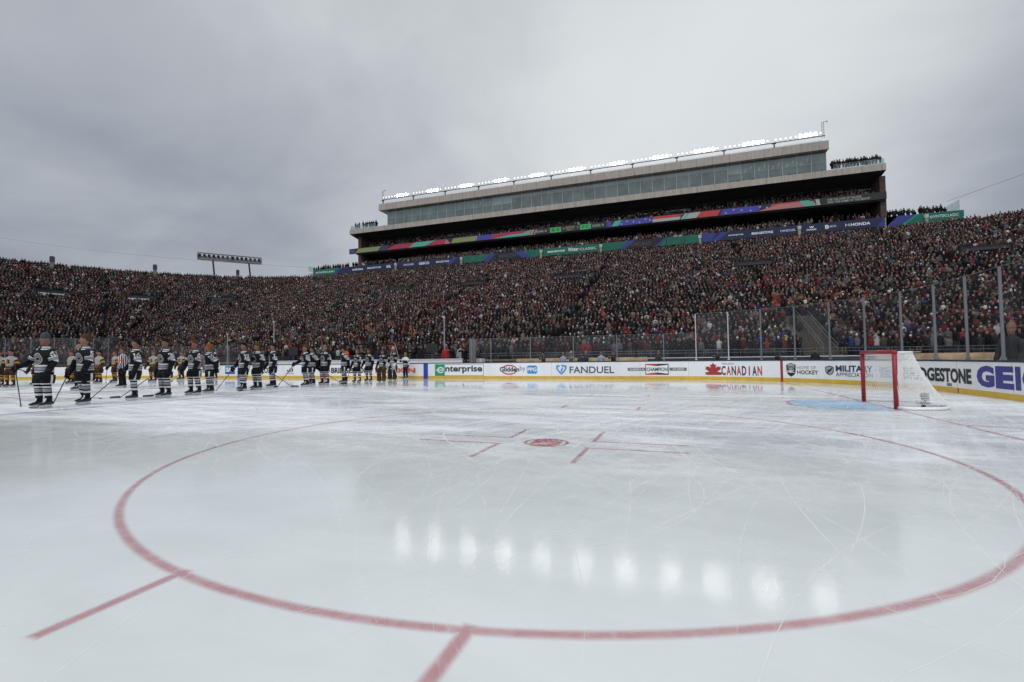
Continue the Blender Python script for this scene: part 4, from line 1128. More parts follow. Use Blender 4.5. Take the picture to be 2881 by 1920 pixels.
def hand_shape(mb, s, e, h, k=1.0, m=0, curl=0.9):
    """palm with four bent fingers of different lengths and a thumb leaving its side"""
    d = (Vector(h)-Vector(e)).normalized()
    n = Vector((s*-0.8, 0.2, 0.0)); n = (n-d*n.dot(d)).normalized(); w = d.cross(n)
    if w.y > 0: w = -w                     # the thumb edge looks forward
    h = Vector(h)
    mb.tube([h-d*0.02*k, h+d*0.04*k, h+d*0.085*k], [(0.030*k, 0.018*k), (0.043*k, 0.021*k), (0.040*k, 0.017*k)], 8, m, ref=w)
    for i, (o, L) in enumerate(((0.031, 0.070), (0.011, 0.080), (-0.010, 0.074), (-0.031, 0.056))):
        p0 = h+d*0.080*k+w*o*k; p1 = p0+(d*math.cos(curl*0.5)+n*math.sin(curl*0.5))*L*0.5*k; p2 = p1+(d*math.cos(curl*1.4)+n*math.sin(curl*1.4))*L*0.5*k
        mb.tube([p0, p1, p2], [0.0105*k, 0.0098*k, 0.008*k], 6, m)
    p0 = h+d*0.015*k+w*0.036*k; p1 = p0+(d*0.7+w*0.6+n*0.3).normalized()*0.035*k; p2 = p1+(d*0.9+n*0.5).normalized()*0.03*k
    mb.tube([p0, p1, p2], [0.013*k, 0.011*k, 0.0085*k], 6, m)
STANCE = [((0, 0), (0, 0)), ((0, -.07), (0, .05)), ((-.03, .02), (.04, -.02)), ((-.01, .06), (.03, -.08)), ((.03, -.03), (.03, .03))]
def stoff(st, s): return STANCE[st][0 if s < 0 else 1]
def legs(pose, st=0):
    o = []
    for s in (-1, 1):
        dx, dy = stoff(st, s)
        o.append((s, Vector((s*0.10, 0, 0.96)), Vector((s*0.135+dx*.6, -0.03+dy*.6, 0.55)), Vector((s*0.15+dx, 0.01+dy, 0.17))))
    return o
POSES = {
 'stick':  dict(R=(-0.25, -0.25, 0.93), L=(0.27, -0.04, 0.88)),
 'front':  dict(R=(-0.23, -0.22, 0.90), L=(0.23, -0.19, 0.89)),
 'sides':  dict(R=(-0.29, -0.05, 0.88), L=(0.29, -0.05, 0.88)),
 'camera': dict(R=(-0.13, -0.30, 1.45), L=(0.14, -0.30, 1.42)),
 'heart':  dict(R=(0.06, -0.21, 1.26), L=(0.27, -0.03, 0.88)),
 'behind': dict(R=(-0.10, 0.21, 0.96), L=(0.10, 0.22, 0.94)),
 'lean':   dict(R=(-0.27, -0.36, 1.06), L=(0.26, -0.12, 0.90)),
 'raise':  dict(R=(-0.22, -0.30, 1.28), L=(0.34, -0.06, 0.90)),
}
_BODY = {}
def body_mesh(pose, tone=0, shod=True, yaw=0, st=0):
    k = (pose, tone, shod, yaw, st)
    if k in _BODY: return _BODY[k]
    mt = MB(); mb = mt; P = POSES[pose]
    def RG(z, rx, ry, y=0.0): return ((0, y, z), (rx, ry))
    T = [RG(0.90, .155, .115), RG(1.02, .15, .11), RG(1.2, .165, .115), RG(1.36, .185, .12), RG(1.46, .19, .105), RG(1.515, .12, .08), RG(1.55, .062, .062, .005), RG(1.61, .058, .060, .004)]
    mb.tube([t[0] for t in T], [t[1] for t in T], 16, flat=(0, 0, 1))
    mb = MB()
    Hd = [RG(1.585, .050, .055, .005), RG(1.625, .056, .068, -.022), RG(1.655, .064, .083, -.014), RG(1.70, .073, .094, -.006), RG(1.75, .077, .099, 0), RG(1.80, .078, .100, .004), RG(1.85, .069, .090, .006), RG(1.885, .045, .062, .006), RG(1.898, .015, .02, .006)]
    mb.tube([t[0] for t in Hd], [t[1] for t in Hd], 16, flat=(0, 0, 1))
    mb.tube([(0, -0.098, 1.762), (0, -0.112, 1.735), (0, -0.121, 1.712), (0, -0.100, 1.700)], [.010, .013, .018, .012], 8)      # nose
    mb.tube([(-0.030, -0.088, 1.672), (0, -0.103, 1.673), (0.030, -0.088, 1.672)], [.008, .011, .008], 6)                       # lips
    mb.tube([(0, -0.075, 1.633), (0, -0.090, 1.637)], [.022, .012], 8)                                                        # chin
    hd_ = mb
    for s in (-1, 1):
        mb = hd_
        mb.tube([(s*0.075, 0.012, 1.70), (s*0.088, 0.022, 1.735), (s*0.082, 0.010, 1.765)], [(.008, .014), (.008, .022), (.007, .014)], 8)
        mb.tube([(s*0.012, -0.094, 1.772), (s*0.052, -0.082, 1.774)], [.010, .009], 6)                                        # brow
        mb = mt; a, e, h = arm_pts(s, P['R' if s < 0 else 'L'])
        mb.tube([a, a.lerp(e, .4), e, e.lerp(h, .4), h], [.060, .052, .043, .042, .028], 10)
        hand_shape(mb, s, e, h, 1.0)
    for s, hp, kn, an in legs(P, st):
        mb.tube([hp+Vector((0, 0, .04)), hp.lerp(kn, .45), kn, kn.lerp(an, .35), an, an+Vector((0, 0, -.11 if shod else -.03))], [.098, .085, .060, .062, .038, .034], 12)
        zf = -.125 if shod else -.04
        mb.tube([an+Vector((0, .05, zf)), an+Vector((0, -.05, zf)), an+Vector((0, -.12, zf-.012)), an+Vector((0, -.165, zf-.018))], [(.028, .030), (.032, .034), (.034, .022), (.024, .012)], 10)
    cy, sy = math.cos(R(yaw)), math.sin(R(yaw)); mt.add(hd_, lambda p: (p[0]*cy-p[1]*sy, p[0]*sy+p[1]*cy, p[2])); mb = mt
    me = remesh(mb, 'body', [SKIN], 0.011)
    n = len(me.vertices); co = np.empty(n*3); me.vertices.foreach_get('co', co); co = co.reshape(-1, 3)
    base = np.array([(0.24, 0.125, 0.080), (0.29, 0.155, 0.105), (0.12, 0.066, 0.044)][tone])
    c = np.tile(base, (n, 1))
    full = co; co = np.stack([full[:, 0]*cy+full[:, 1]*sy, -full[:, 0]*sy+full[:, 1]*cy, full[:, 2]], 1)      # face frame
    fr = (co[:, 1] < -0.055) & (co[:, 2] > 1.6)
    cheek = fr & (co[:, 2] > 1.68) & (co[:, 2] < 1.735); c[cheek] *= (1.08, 0.92, 0.90)
    for s in (-1, 1):
        eye = fr & (np.hypot((co[:, 0]-s*0.031)/1.5, co[:, 2]-1.752) < 0.0085); c[eye] = (0.03, 0.025, 0.025)
        brow = fr & (np.abs(co[:, 0]-s*0.033) < 0.020) & (np.abs(co[:, 2]-1.775) < 0.006); c[brow] = base*0.35
    lip = fr & (np.abs(co[:, 0]) < 0.026) & (np.abs(co[:, 2]-1.672) < 0.007); c[lip] = base*(0.85, 0.5, 0.5)
    beard = (co[:, 2] < 1.70) & (co[:, 2] > 1.60) & (co[:, 1] < -0.02); c[beard & ~lip] *= 0.86
    set_col(me, c)
    _BODY[k] = me
    return me
_MS = {}
def cached(key, fn):
    if key not in _MS: _MS[key] = fn()
    return _MS[key]
def hair_mesh(col, kind='short'):
    def f():
        mb = MB()
        if kind == 'short':
            rows = [(1.735, .080, .100, .026), (1.78, .087, .108, .018), (1.83, .085, .106, .010), (1.87, .069, .090, .008), (1.90, .042, .056, .008), (1.914, .012, .016, .008)]
            n = 20; rg = []
            for j, (z, rx, ry, yo) in enumerate(rows):
                ring = []
                for k in range(n):
                    a = 2*math.pi*k/n; x, y = math.cos(a), math.sin(a)
                    front = max(0.0, -y)                    # hairline: higher at the forehead
                    zz = z+(0.085*front*max(0, (3-j)/3.0)-0.075*max(0.0, y-0.1)*(3-j)/3.0 if j < 3 else 0.0)
                    sq = 1.0-0.05*front
                    ring.append(mb.vert((x*rx*sq*(1+.03*math.sin(7*a+j)), y*ry*sq+yo*(1-front), zz+.004*math.sin(5*a+2*j))))
                rg.append(ring)
            for p, q in zip(rg[:-1], rg[1:]):
                for k in range(n): mb.face((p[k], p[(k+1) % n], q[(k+1) % n], q[k]))
            mb.face(rg[-1]); return mb.mesh('hair', [HAIR[col]], True)
        rows = [(1.765, .084, .106, .002), (1.80, .088, .110, .003), (1.85, .080, .100, .004), (1.90, .058, .072, .006), (1.93, .024, .030, .006)]
        mb.tube([(0, r[3], r[0]) for r in rows], [(r[1], r[2]) for r in rows], 16, flat=(0, 0, 1))
        if kind == 'cap': mb.tube([(0, -0.09, 1.785), (0, -0.15, 1.775), (0, -0.185, 1.765)], [(.07, .008), (.065, .008), (.035, .006)], 10, flat=(0, 1, 0))
        if kind == 'toque': mb.ball((0, 0.006, 1.955), 0.03)
        return mb.mesh('hat', [col], True)
    return cached(('hair', str(col if isinstance(col, str) else col.name), kind), f)
def jersey_mesh(pose, pal):
    def f():
        P = POSES[pose]; mb = MB()
        base, w, g, yoke, slv = pal['base'], pal['a'], pal['b'], pal['yoke'], pal['sleeve']
        ms = [base, w, g, yoke, pal.get('c', g)]
        RG = [(0.905, .255, .190), (0.945, .262, .196), (0.962, .263, .197), (1.035, .262, .194), (1.052, .262, .193), (1.092, .260, .191), (1.20, .262, .182), (1.33, .275, .178), (1.42, .270, .162), (1.475, .235, .140), (1.505, .195, .122), (1.53, .160, .108), (1.556, .115, .092), (1.578, .082, .080)]
        sm = pal['hem']                               # 13 segments
        def tm(i, k):
            if pal.get('vert'):                       # referee stripes
                return k % 2
            if 9 <= i <= 11: 
                a = 2*math.pi*(k+.5)/24
                return sm[i] if (abs(math.cos(a)) > 0.25) else 0
            return sm[i]
        mb.tube([(0, 0.0, r[0]) for r in RG], [(r[1]*(0.80 if r[0] < 1.25 else 0.93), r[2]*(0.86 if r[0] < 1.25 else 0.96)) for r in RG], 24, tm, flat=(0, 0, 1))
        for s in (-1, 1):
            a, e, h = arm_pts(s, P['R' if s < 0 else 'L'])
            a = a+Vector((-s*0.03, 0, 0.0)); hh = h-(h-e).normalized()*0.03
            ts = [0, .22, .40, .445, .465, .545, .565, .61, 1.0]
            def at(t): return a.lerp(e, t/0.62) if t < 0.62 else e.lerp(hh, (t-0.62)/0.38)
            rr = [.104, .104, .100, .098, .098, .092, .090, .084, .062]
            def smf(i, k):
                if pal.get('vert'):
                    if pal.get('band') and s > 0 and i in (2, 3, 4): return 2
                    return k % 2
                return slv[i]
            mb.tube([at(t) for t in ts], rr, 14, smf)
        return mb.mesh('jersey', ms, True)
    return cached(('jersey', pose, pal['name']), f)
def coat_mesh(pose, m, long=False):
    def f():
        P = POSES[pose]; mb = MB(); z0 = 0.62 if long else 0.84
        RG = [(z0, .215, .165), (0.95, .205, .155), (1.1, .20, .15), (1.28, .215, .155), (1.41, .222, .142), (1.475, .195, .12), (1.52, .135, .10), (1.56, .085, .082), (1.60, .078, .078)]
        mb.tube([(0, 0, r[0]) for r in RG], [(r[1], r[2]) for r in RG], 18, 0, flat=(0, 0, 1))
        for s in (-1, 1):
            a, e, h = arm_pts(s, P['R' if s < 0 else 'L']); a = a+Vector((-s*0.03, 0, 0))
            mb.tube([a, a.lerp(e, .5), e, e.lerp(h, .5), h-(h-e).normalized()*.02], [.088, .080, .066, .058, .045], 12, 0)
        return mb.mesh('coat', [m], True)
    return cached(('coat', pose, m.name, long), f)
def trousers_mesh(m):
    def f():
        mb = MB()
        mb.tube([(0, 0, z) for z in (1.0, .93, .85, .80)], [(.175, .13), (.185, .135), (.19, .135), (.17, .12)], 16, 0, flat=(0, 0, 1))
        for s, hp, kn, an in legs({}):
            mb.tube([hp+Vector((0, 0, -.05)), hp.lerp(kn, .5), kn, kn.lerp(an, .5), an+Vector((0, 0, -.04))], [.108, .098, .080, .078, .074], 12, 0)
        return mb.mesh('trousers', [m], True)
    return cached(('trousers', m.name), f)
def pants_mesh(pal):
    def f():
        mb = MB(); ms = [pal['pants'], pal['a'], pal['pants2']]
        mb.tube([(0, 0, z) for z in (1.0, .90, .80, .74)], [(.195, .150), (.212, .165), (.212, .165), (.19, .14)], 18, 0, flat=(0, 0, 1))
        for s, hp, kn, an in legs({}):
            def pm(i, k, s=s):
                a = 2*math.pi*(k+.5)/36
                if i == 4: return 1
                return 2 if math.cos(a)*s > 0.99 else 0
            mb.tube([(s*.115, 0, .84), (s*.123, -.005, .76), (s*.130, -.010, .70), (s*.133, -.014, .655), (s*.134, -.016, .632), (s*.134, -.016, .605)], [(.135, .150), (.138, .150), (.134, .145), (.128, .138), (.126, .135), (.123, .132)], 36, pm, ref=(1, 0, 0), flat=(0, 0, 1))
        return mb.mesh('pants', ms, True)
    return cached(('pants', pal['name']), f)
def sock_mesh(s, pal, st=0):
    def f():
        mb = MB(); ms = [pal['base'] if pal['name'] != 'gold' else BRN, pal['a'], pal['b'], pal.get('c', pal['b'])]
        zs = [.67, .61, .555, .515, .495, .435, .415, .375, .32, .17]; rr = [.088, .088, .086, .084, .084, .084, .083, .079, .072, .058]
        ox, oy = stoff(st, s); w_ = lambda z: min(1.0, max(0.0, .6+.4*(.55-z)/.38)) if z < .55 else max(0.0, .6-(z-.55)*1.4)
        P = [(s*(.135+.015*(.55-z)/.38)+ox*w_(z), -.03+.04*(.55-z)/.38+oy*w_(z), z) for z in zs]
        mb.tube(P, rr, 14, pal['sock'], flat=(0, 0, 1)); return mb.mesh('sock', ms, True)
    return cached(('sock', s, pal['name'], st), f)
def skate_meshes(s):
    def f():
        mb = MB(); x = s*0.15
        mb.tube([(x, .015, .30), (x, .015, .24), (x, .012, .17), (x, .012, .10)], [(.060, .066), (.056, .064), (.050, .066), (.046, .075)], 12, lambda i, k: 0, flat=(0, 0, 1))
        mb.tube([(x, .085, .135), (x, .02, .14), (x, -.06, .135), (x, -.13, .118), (x, -.19, .108), (x, -.215, .105)], [(.036, .045), (.044, .050), (.046, .046), (.046, .034), (.036, .026), (.018, .016)], 12, 0, ref=(1, 0, 0))
        mb.tube([(x, -.052, .265), (x, -.075, .19), (x, -.12, .155)], [(.026, .008), (.026, .012), (.022, .010)], 8, 1, ref=(1, 0, 0))
        return mb.mesh('skate', [BOOT, LACE], True)
    def g():
        mb = MB(); x = s*0.15
        mb.box((x, -.06, .068), (.026, .25, .030), 0); mb.box((x, .05, .075), (.034, .07, .05), 0); mb.box((x, -.14, .075), (.034, .07, .05), 0)
        P = [(-.215, .035), (-.19, .010), (-.12, .002), (.0, .002), (.075, .010), (.095, .035), (.09, .053), (-.205, .053)]
        a = [mb.vert((x-.003, y, z)) for y, z in P]; b = [mb.vert((x+.003, y, z)) for y, z in P]
        for i in range(8): mb.face((a[i], a[(i+1) % 8], b[(i+1) % 8], b[i]), 1)
        mb.face(a, 1); mb.face(b[::-1], 1)
        return mb.mesh('blade', [LACE, BLADE])
    return cached(('skate', s), f), cached(('blade', s), g)
def shoe_mesh(s):
    def f():
        mb = MB(); x = s*0.15
        mb.tube([(x, .08, .055), (x, 0, .06), (x, -.10, .05), (x, -.17, .035), (x, -.20, .03)], [(.036, .050), (.042, .055), (.046, .045), (.038, .030), (.018, .02)], 12, 0, ref=(1, 0, 0))
        mb.tube([(x, .02, .16), (x, .02, .07)], [.050, .048], 10, 0); return mb.mesh('shoe', [BOOT], True)
    return cached(('shoe', s), f)
def glove_mesh(pose, s, m, big=1.75):
    def f():
        a, e, h = arm_pts(s, POSES[pose]['R' if s < 0 else 'L']); mb = MB(); d = (h-e).normalized()
        mb.tube([h-d*.10, h-d*.04, h+d*.01], [.068, .066, .056], 12, 0)
        hand_shape(mb, s, e, h, big, 0, 1.2); return mb.mesh('glove', [m], True)
    return cached(('glove', pose, s, m.name, big), f)
def decal(base_me, pts_uv, origin, right, up, depth, off=0.008):
    pass
_BV = {}
def bvh(me):
    if me.name not in _BV:
        _BV[me.name] = BVHTree.FromPolygons([v.co.copy() for v in me.vertices], [tuple(p.vertices) for p in me.polygons])
    return _BV[me.name]
def project(mb, me, start, dirn, off=0.006):
    """lay the flat shape of mb on a garment by casting each point along dirn"""
    t = bvh(me); d = Vector(dirn).normalized()
    for i, p in enumerate(mb.v):
        h = t.ray_cast(Vector(p)-d*0.6, d)
        if h[0] is not None: mb.v[i] = tuple(h[0]-d*off)
def number_mesh(pose, pal, num):
    def f():
        je = jersey_mesh(pose, pal); a, e, h = arm_pts(1, POSES[pose]['L'])
        c = a.lerp(e, 0.33); mb = MB(); up = (a-e).normalized(); up = Vector((0, up.y, up.z)).normalized(); rt = Vector((0, up.z, -up.y))  # seen from +X
        w = 0.085*len(num)
        put_text(mb, num, lambda u, v: c+rt*((u-.5)*w)+up*((v-.5)*0.145)+Vector((0.3, 0, 0)), 0, 0.05)
        project(mb, je, None, (-1, 0, 0)); return mb.mesh('number', [WHT if pal['name'] != 'gold' else BRN])
    return cached(('num', pose, pal['name'], num), f)
def front_number_mesh(pose, pal, num):
    def f():
        je = jersey_mesh(pose, pal); mb = MB(); w = 0.17*len(num)
        put_text(mb, num, lambda u, v: Vector(((u-.5)*w, -0.5, 1.17+v*0.24)), 0, 0.05)
        project(mb, je, None, (0, 1, 0)); return mb.mesh('number', [BRN])
    return cached(('fnum', pose, pal['name'], num), f)
def crest_mesh(pose, pal):
    def f():
        je = jersey_mesh(pose, pal); mb = MB(); cz = 1.245
        def ring(r0, r1, m, n=28):
            for k in range(n):
                a, b = 2*math.pi*k/n, 2*math.pi*(k+1)/n
                P = [(r*math.cos(t)*0.92, -0.5, cz+r*math.sin(t)*1.1) for r, t in ((r0, a), (r1, a), (r1, b), (r0, b))]
                mb.poly(P[::-1], m)
        ring(0.112, 0.140, 0); ring(0.092, 0.110, 1); ring(0.075, 0.090, 0)
        put_text(mb, 'C', lambda u, v: Vector((-0.055+u*.11, -0.5, cz-.062+v*.124)), 0, 0.03)
        for i, ch in enumerate('CHICAGO'):
            t = R(150-20*i); put_text(mb, ch, lambda u, v: Vector(((.094+v*.015)*math.cos(t)*.92+(u-.5)*.014, -.502, cz+(.094+v*.015)*math.sin(t)*1.1)), 0, 0.02)
        project(mb, je, None, (0, 1, 0)); return mb.mesh('crest', [cloth('crest_grey', (0.30, 0.29, 0.27)), cloth('crest_dark', (0.05, 0.05, 0.05))])
    return cached(('crest', pose, pal['name']), f)
PAL_K = dict(name='black', base=BLK, a=WHT, b=GRY, yoke=WHT, pants=BLK, pants2=WHT, hem=[0, 1, 0, 2, 0, 1, 0, 0, 0, 3, 0, 3, 3][0:13], sleeve=[0, 0, 1, 0, 2, 0, 1, 0], sock=[0, 0, 1, 0, 2, 2, 0, 1, 0])
PAL_K['hem'] = [1, 0, 2, 0, 1, 0, 0, 0, 0, 3, 0, 3, 0]
PAL_K['sleeve'] = [0, 0, 1, 0, 2, 0, 1, 0]
PAL_B = dict(name='gold', base=CRM, a=BRN, b=GLD, c=BRN, yoke=CRM, pants=BRN, pants2=BRN, hem=[1, 2, 1, 2, 1, 0, 0, 0, 0, 3, 3, 3, 3], sleeve=[0, 1, 2, 1, 2, 1, 2, 1], sock=[1, 2, 1, 0, 2, 0, 2, 1, 0])
PAL_R = dict(name='stripes', base=BLK, a=WHT, b=ORG, yoke=WHT, vert=True, hem=[0]*13, sleeve=[0]*8)
PAL_RB = dict(PAL_R, name='stripes_band', band=True)
PAL_F = dict(name='flagboy', base=WHT, a=NVY, b=PNK, yoke=WHT, hem=[0, 2, 2, 0, 0, 1, 1, 0, 0, 0, 0, 0, 0], sleeve=[0, 0, 1, 0, 2, 0, 0, 0])
def heading(x, y, t):
    """t: degrees turned from the left profile towards the camera"""
    v = Vector((x-CAM.x, y-CAM.y)).normalized(); L = Vector((-v.y, v.x))
    f = L*math.cos(R(t))-v*math.sin(R(t))
    return math.atan2(f.x, -f.y)
def put(root, name, me, label=None):
    o = obj(name, me, root)
    if label: o['label'] = label
    return o
def skater(x, y, h, t, label, group, pose='stick', pal=PAL_K, num=None, hair='dark', hat=None, tone=0, goalie=None, crest=True, fnum=None, yaw=0, lean=0, st=0):
    sc = h/1.905
    e = empty('person', (x, y, 0), heading(x, y, t*0.78), sc); e.rotation_euler[0] = R(lean); tag(e, label, 'person', group)
    put(e, 'body', body_mesh(pose, tone, False, yaw, st))
    if hat is not None: put(e, 'hat', hair_mesh(hat[1], hat[0])).rotation_euler[2] = R(yaw)
    elif hair: put(e, 'hair', hair_mesh(hair)).rotation_euler[2] = R(yaw)
    j = put(e, 'jersey', jersey_mesh(pose, pal))
    if num: put(j, 'number', number_mesh(pose, pal, num))
    if crest and pal is PAL_K: put(j, 'crest', crest_mesh(pose, pal))
    if fnum: put(j, 'number', front_number_mesh(pose, pal, fnum))
    if goalie is None: put(e, 'pants', pants_mesh(pal))
    else: put(e, 'pants', pants_mesh(dict(pal, name=pal['name']+'_goalie', pants=goalie if goalie is not PAD else BRN, pants2=goalie if goalie is not PAD else BRN, a=goalie if goalie is not PAD else BRN)))
    for s in (-1, 1):
        if goalie is None: put(e, 'sock', sock_mesh(s, pal, st))
        else:
            def f(s=s):
                mb = MB()
                mb.tube([(s*.16, -.06, .82), (s*.16, -.085, .74), (s*.165, -.09, .60), (s*.165, -.10, .50), (s*.17, -.085, .36), (s*.17, -.085, .22), (s*.17, -.12, .11), (s*.17, -.17, .07)],
                        [(.10, .03), (.135, .055), (.145, .075), (.148, .085), (.145, .075), (.142, .075), (.142, .075), (.12, .05)], 10, 0, ref=(1, 0, 0), flat=(0, 0, 1))
                for z in (.28, .42, .60): mb.box((s*.165, -.168, z), (.25, .016, .02), 1)
                return mb.mesh('leg_pad', [goalie, CHR], True)
            put(e, 'leg_pad', cached(('pad', s, goalie.name), f))
        sk, bl = skate_meshes(s); k = put(e, 'skate', sk); put(k, 'blade', bl); k.location = (*stoff(st, s), 0)
        put(e, 'glove', glove_mesh(pose, s, (BLK if pal is not PAL_B else BRN) if goalie is None else (WHT if goalie is not PAD else PAD), 1.75 if goalie is None else 2.5))
    return e
def walker(x, y, z, h, t, label, group, pose='sides', coat=CHR, trousers=CHR, hair='dark', hat=None, tone=0, long=False, gloves=None, jersey=None, skates=False):
    e = empty('person', (x, y, z), heading(x, y, t), h/1.905); tag(e, label, 'person', group)
    put(e, 'body', body_mesh(pose, tone, not skates))
    if hat is not None: put(e, 'hat', hair_mesh(hat[1], hat[0]))
    elif hair: put(e, 'hair', hair_mesh(hair))
    if jersey: put(e, 'shirt', jersey_mesh(pose, jersey))
    else: put(e, 'coat', coat_mesh(pose, coat, long))
    put(e, 'trousers', trousers_mesh(trousers))
    for s in (-1, 1):
        if skates: sk, bl = skate_meshes(s); k = put(e, 'skate', sk); put(k, 'blade', bl)
        else: put(e, 'shoe', shoe_mesh(s))
        if gloves: put(e, 'glove', glove_mesh(pose, s, gloves, 1.15))
    return e
def hand_world(e, pose, side):
    bpy.context.view_layer.update()
    a, el, h = arm_pts(-1 if side == 'R' else 1, POSES[pose][side])
    d = (h-el).normalized()
    return e.matrix_world @ (h+d*0.09)
TAPE = mat('stick_tape', (0.05, 0.05, 0.05), 0.9); SHAFT = mat('stick_shaft', (0.018, 0.018, 0.02), 0.4); SHW = mat('white_stick', (0.70, 0.70, 0.68), 0.5); SHY = mat('yellow_stick', (0.40, 0.33, 0.05), 0.5)
def stick(hand, gx, gy, label, length=1.52, mats=None, goalie=False):
    """shaft from a hand to the ice near (gx, gy), butt standing out above the hand, blade flat on the ice"""
    mats = mats or [SHAFT, TAPE]
    g = Vector((gx, gy, 0.02)); h = Vector(hand); d = (g-h)
    hz = Vector((d.x, d.y, 0)); L = min(max(hz.length, 0.35), 1.15); hz = hz.normalized()
    g = Vector((h.x, h.y, 0))+hz*L; g.z = 0.03
    d = (g-h).normalized(); top = h-d*0.12
    e = empty('hockey_stick', (g.x, g.y, 0)); tag(e, label, 'hockey stick', 'hockey sticks held by the players')
    o = Vector((g.x, g.y, 0))
    mb = MB(); mb.tube([top-o, g-o], [(0.016, 0.011)]*2, 8, 0); mb.build('shaft', mats[0], e)
    bl = MB(); w = hz*0.30; h0 = 0.075 if not goalie else 0.11
    P = []
    for i in range(7):
        t = i/6; c = (g-o)+w*t+Vector((-hz.y, hz.x, 0))*(0.05*t*t); c.z = 0.006
        P.append((c, h0*(1-0.25*t)))
    rows = []
    for c, hh in P:
        nx = Vector((-hz.y, hz.x, 0))*0.006
        rows.append([bl.vert(c-nx), bl.vert(c+nx), bl.vert(c+nx+Vector((0, 0, hh))), bl.vert(c-nx+Vector((0, 0, hh)))])
    for p, q in zip(rows[:-1], rows[1:]):
        for k in range(4): bl.face((p[k], p[(k+1) % 4], q[(k+1) % 4], q[k]))
    bl.face(rows[0][::-1]); bl.face(rows[-1]); bl.build('blade', mats[1], e)
    mb = MB(); mb.tube([top-o-d*0.002, top-o+d*0.10], [(0.019, 0.014)]*2, 8, 0); mb.build('grip', mats[1], e)
    return e
KG = 'players in black lined up on the blue line'; BG = 'players in brown, gold and cream behind'; RG_ = 'referees in striped shirts'; SG = 'staff behind the boards'
def _teams():
    NC = ('cap', mat('navy_cap_cloth', (0.03, 0.04, 0.07), 0.9)); TQ = ('toque', mat('dark_toque', (0.035, 0.04, 0.06), 0.9))
    K = [  # x, y, height, turn, pose, number, hair, hat, stick target, label
     (-14.33, 1.36, 2.02, 44, 'lean', '63', None, ('beanie', mat('slate_toque', (0.045, 0.052, 0.075), 0.9)), (-17.5, 2.6), 'player in black with number 63 and a dark knit cap, nearest at the left'),
     (-14.53, 2.42, 2.05, 40, 'front', '5', 'brown', None, (-15.6, 2.2), 'brown haired player in black with number 5'),
     (-14.54, 3.72, 1.98, 2, 'stick', '16', 'dark', None, (-16.2, 3.3), 'player in black seen from the side with number 16'),
     (-14.72, 4.79, 2.01, 42, 'sides', '26', 'dark', None, (-16.2, 4.2), 'dark haired player in black with number 26, right of number 16'),
     (-14.82, 5.88, 1.99, 50, 'front', '64', 'brown', None, (-15.6, 5.0), 'player in black with number 64, fifth in the line from the left'),
     (-15.08, 6.72, 1.90, -6, 'behind', '24', 'ginger', None, None, 'player in black with number 24, head turned away to the left'),
     (-15.05, 8.12, 1.98, 22, 'stick', '19', 'dark', None, (-15.9, 7.6), 'player in black with number 19, right of the slanted flag'),
     (-15.01, 8.78, 1.98, 45, 'heart', '20', 'brown', None, (-14.9, 8.0), 'player in black with number 20, close beside number 19'),
     (-15.62, 10.16, 2.02, 8, 'stick', '7', 'dark', None, (-14.6, 10.9), 'player in black with number 7, standing a little apart'),
     (-14.61, 11.11, 1.95, 22, 'lean', '81', 'brown', None, (-15.6, 10.4), 'player in black with number 81, left of the crossing pair'),
     (-15.11, 12.03, 1.93, 5, 'behind', '56', 'dark', None, None, 'player in black with number 56, half hidden behind number 81'),
     (-14.70, 12.39, 1.97, 60, 'sides', '2', 'blond', None, (-14.2, 13.0), 'sandy haired player in black with number 2'),
     (-14.97, 14.24, 1.93, 3, 'behind', '88', 'dark', None, None, 'player in black with number 88, in profile with legs apart'),
     (-14.37, 14.48, 1.80, 68, 'front', '12', 'ginger', None, (-14.6, 13.9), 'ginger haired shorter player in black with number 12'),
     (-14.60, 15.80, 1.85, 64, 'stick', '17', 'brown', None, (-14.8, 15.2), 'player in black with number 17, last before the goalkeepers')]
    sticks = []
    yaws = [0, -40, -20, 20, 15, -30, 10, -15, -10, 0, -20, 30, -10, 15, 0]; leans = [0, 1.5, -1, 0.5, 0, 2, -0.5, 1, 0, 1.5, 0, -1, 2, 0.5, 1]
    for ki, (x, y, h, t, po, num, hair, hat, tgt, lab) in enumerate(K):
        e = skater(x, y, h, t, lab, KG, po, PAL_K, num, hair, hat, tone=1 if num in ('5', '2', '12') else 0, yaw=yaws[ki], lean=leans[ki], st=(0, 3, 0, 2, 4, 1, 2, 0, 3, 2, 1, 4, 3, 2, 0)[ki])
        if tgt: sticks.append((hand_world(e, po, 'R'), tgt, 'hockey stick of the player in black with number %s' % num, [SHAFT, TAPE] if num not in ('64', '19') else ([SHY, TAPE] if num == '64' else [SHAFT, SHW])))
    e = skater(-13.51, 15.51, 1.78, 70, 'goalkeeper in black with brown leg pads', KG, 'front', PAL_K, None, 'brown', None, goalie=PAD)
    e = skater(-14.08, 17.40, 1.96, 70, 'goalkeeper in black with dark leg pads and a white stick', KG, 'front', PAL_K, None, None, ('cap', mat('grey_cap_cloth', (0.35, 0.34, 0.33), 0.9)), goalie=CHR)
    sticks.append((hand_world(e, 'front', 'L'), (-13.6, 17.1), 'white goalkeeper stick near the orange advert', [SHW, SHW]))
    for hw, tg, lb, mm in sticks: stick(hw, tg[0], tg[1], lb, mats=mm, goalie='goalkeeper' in lb)
    # Boston side, further away
    def toward(x, y, k): return CAM.x+(x-CAM.x)*k, CAM.y+(y-CAM.y)*k
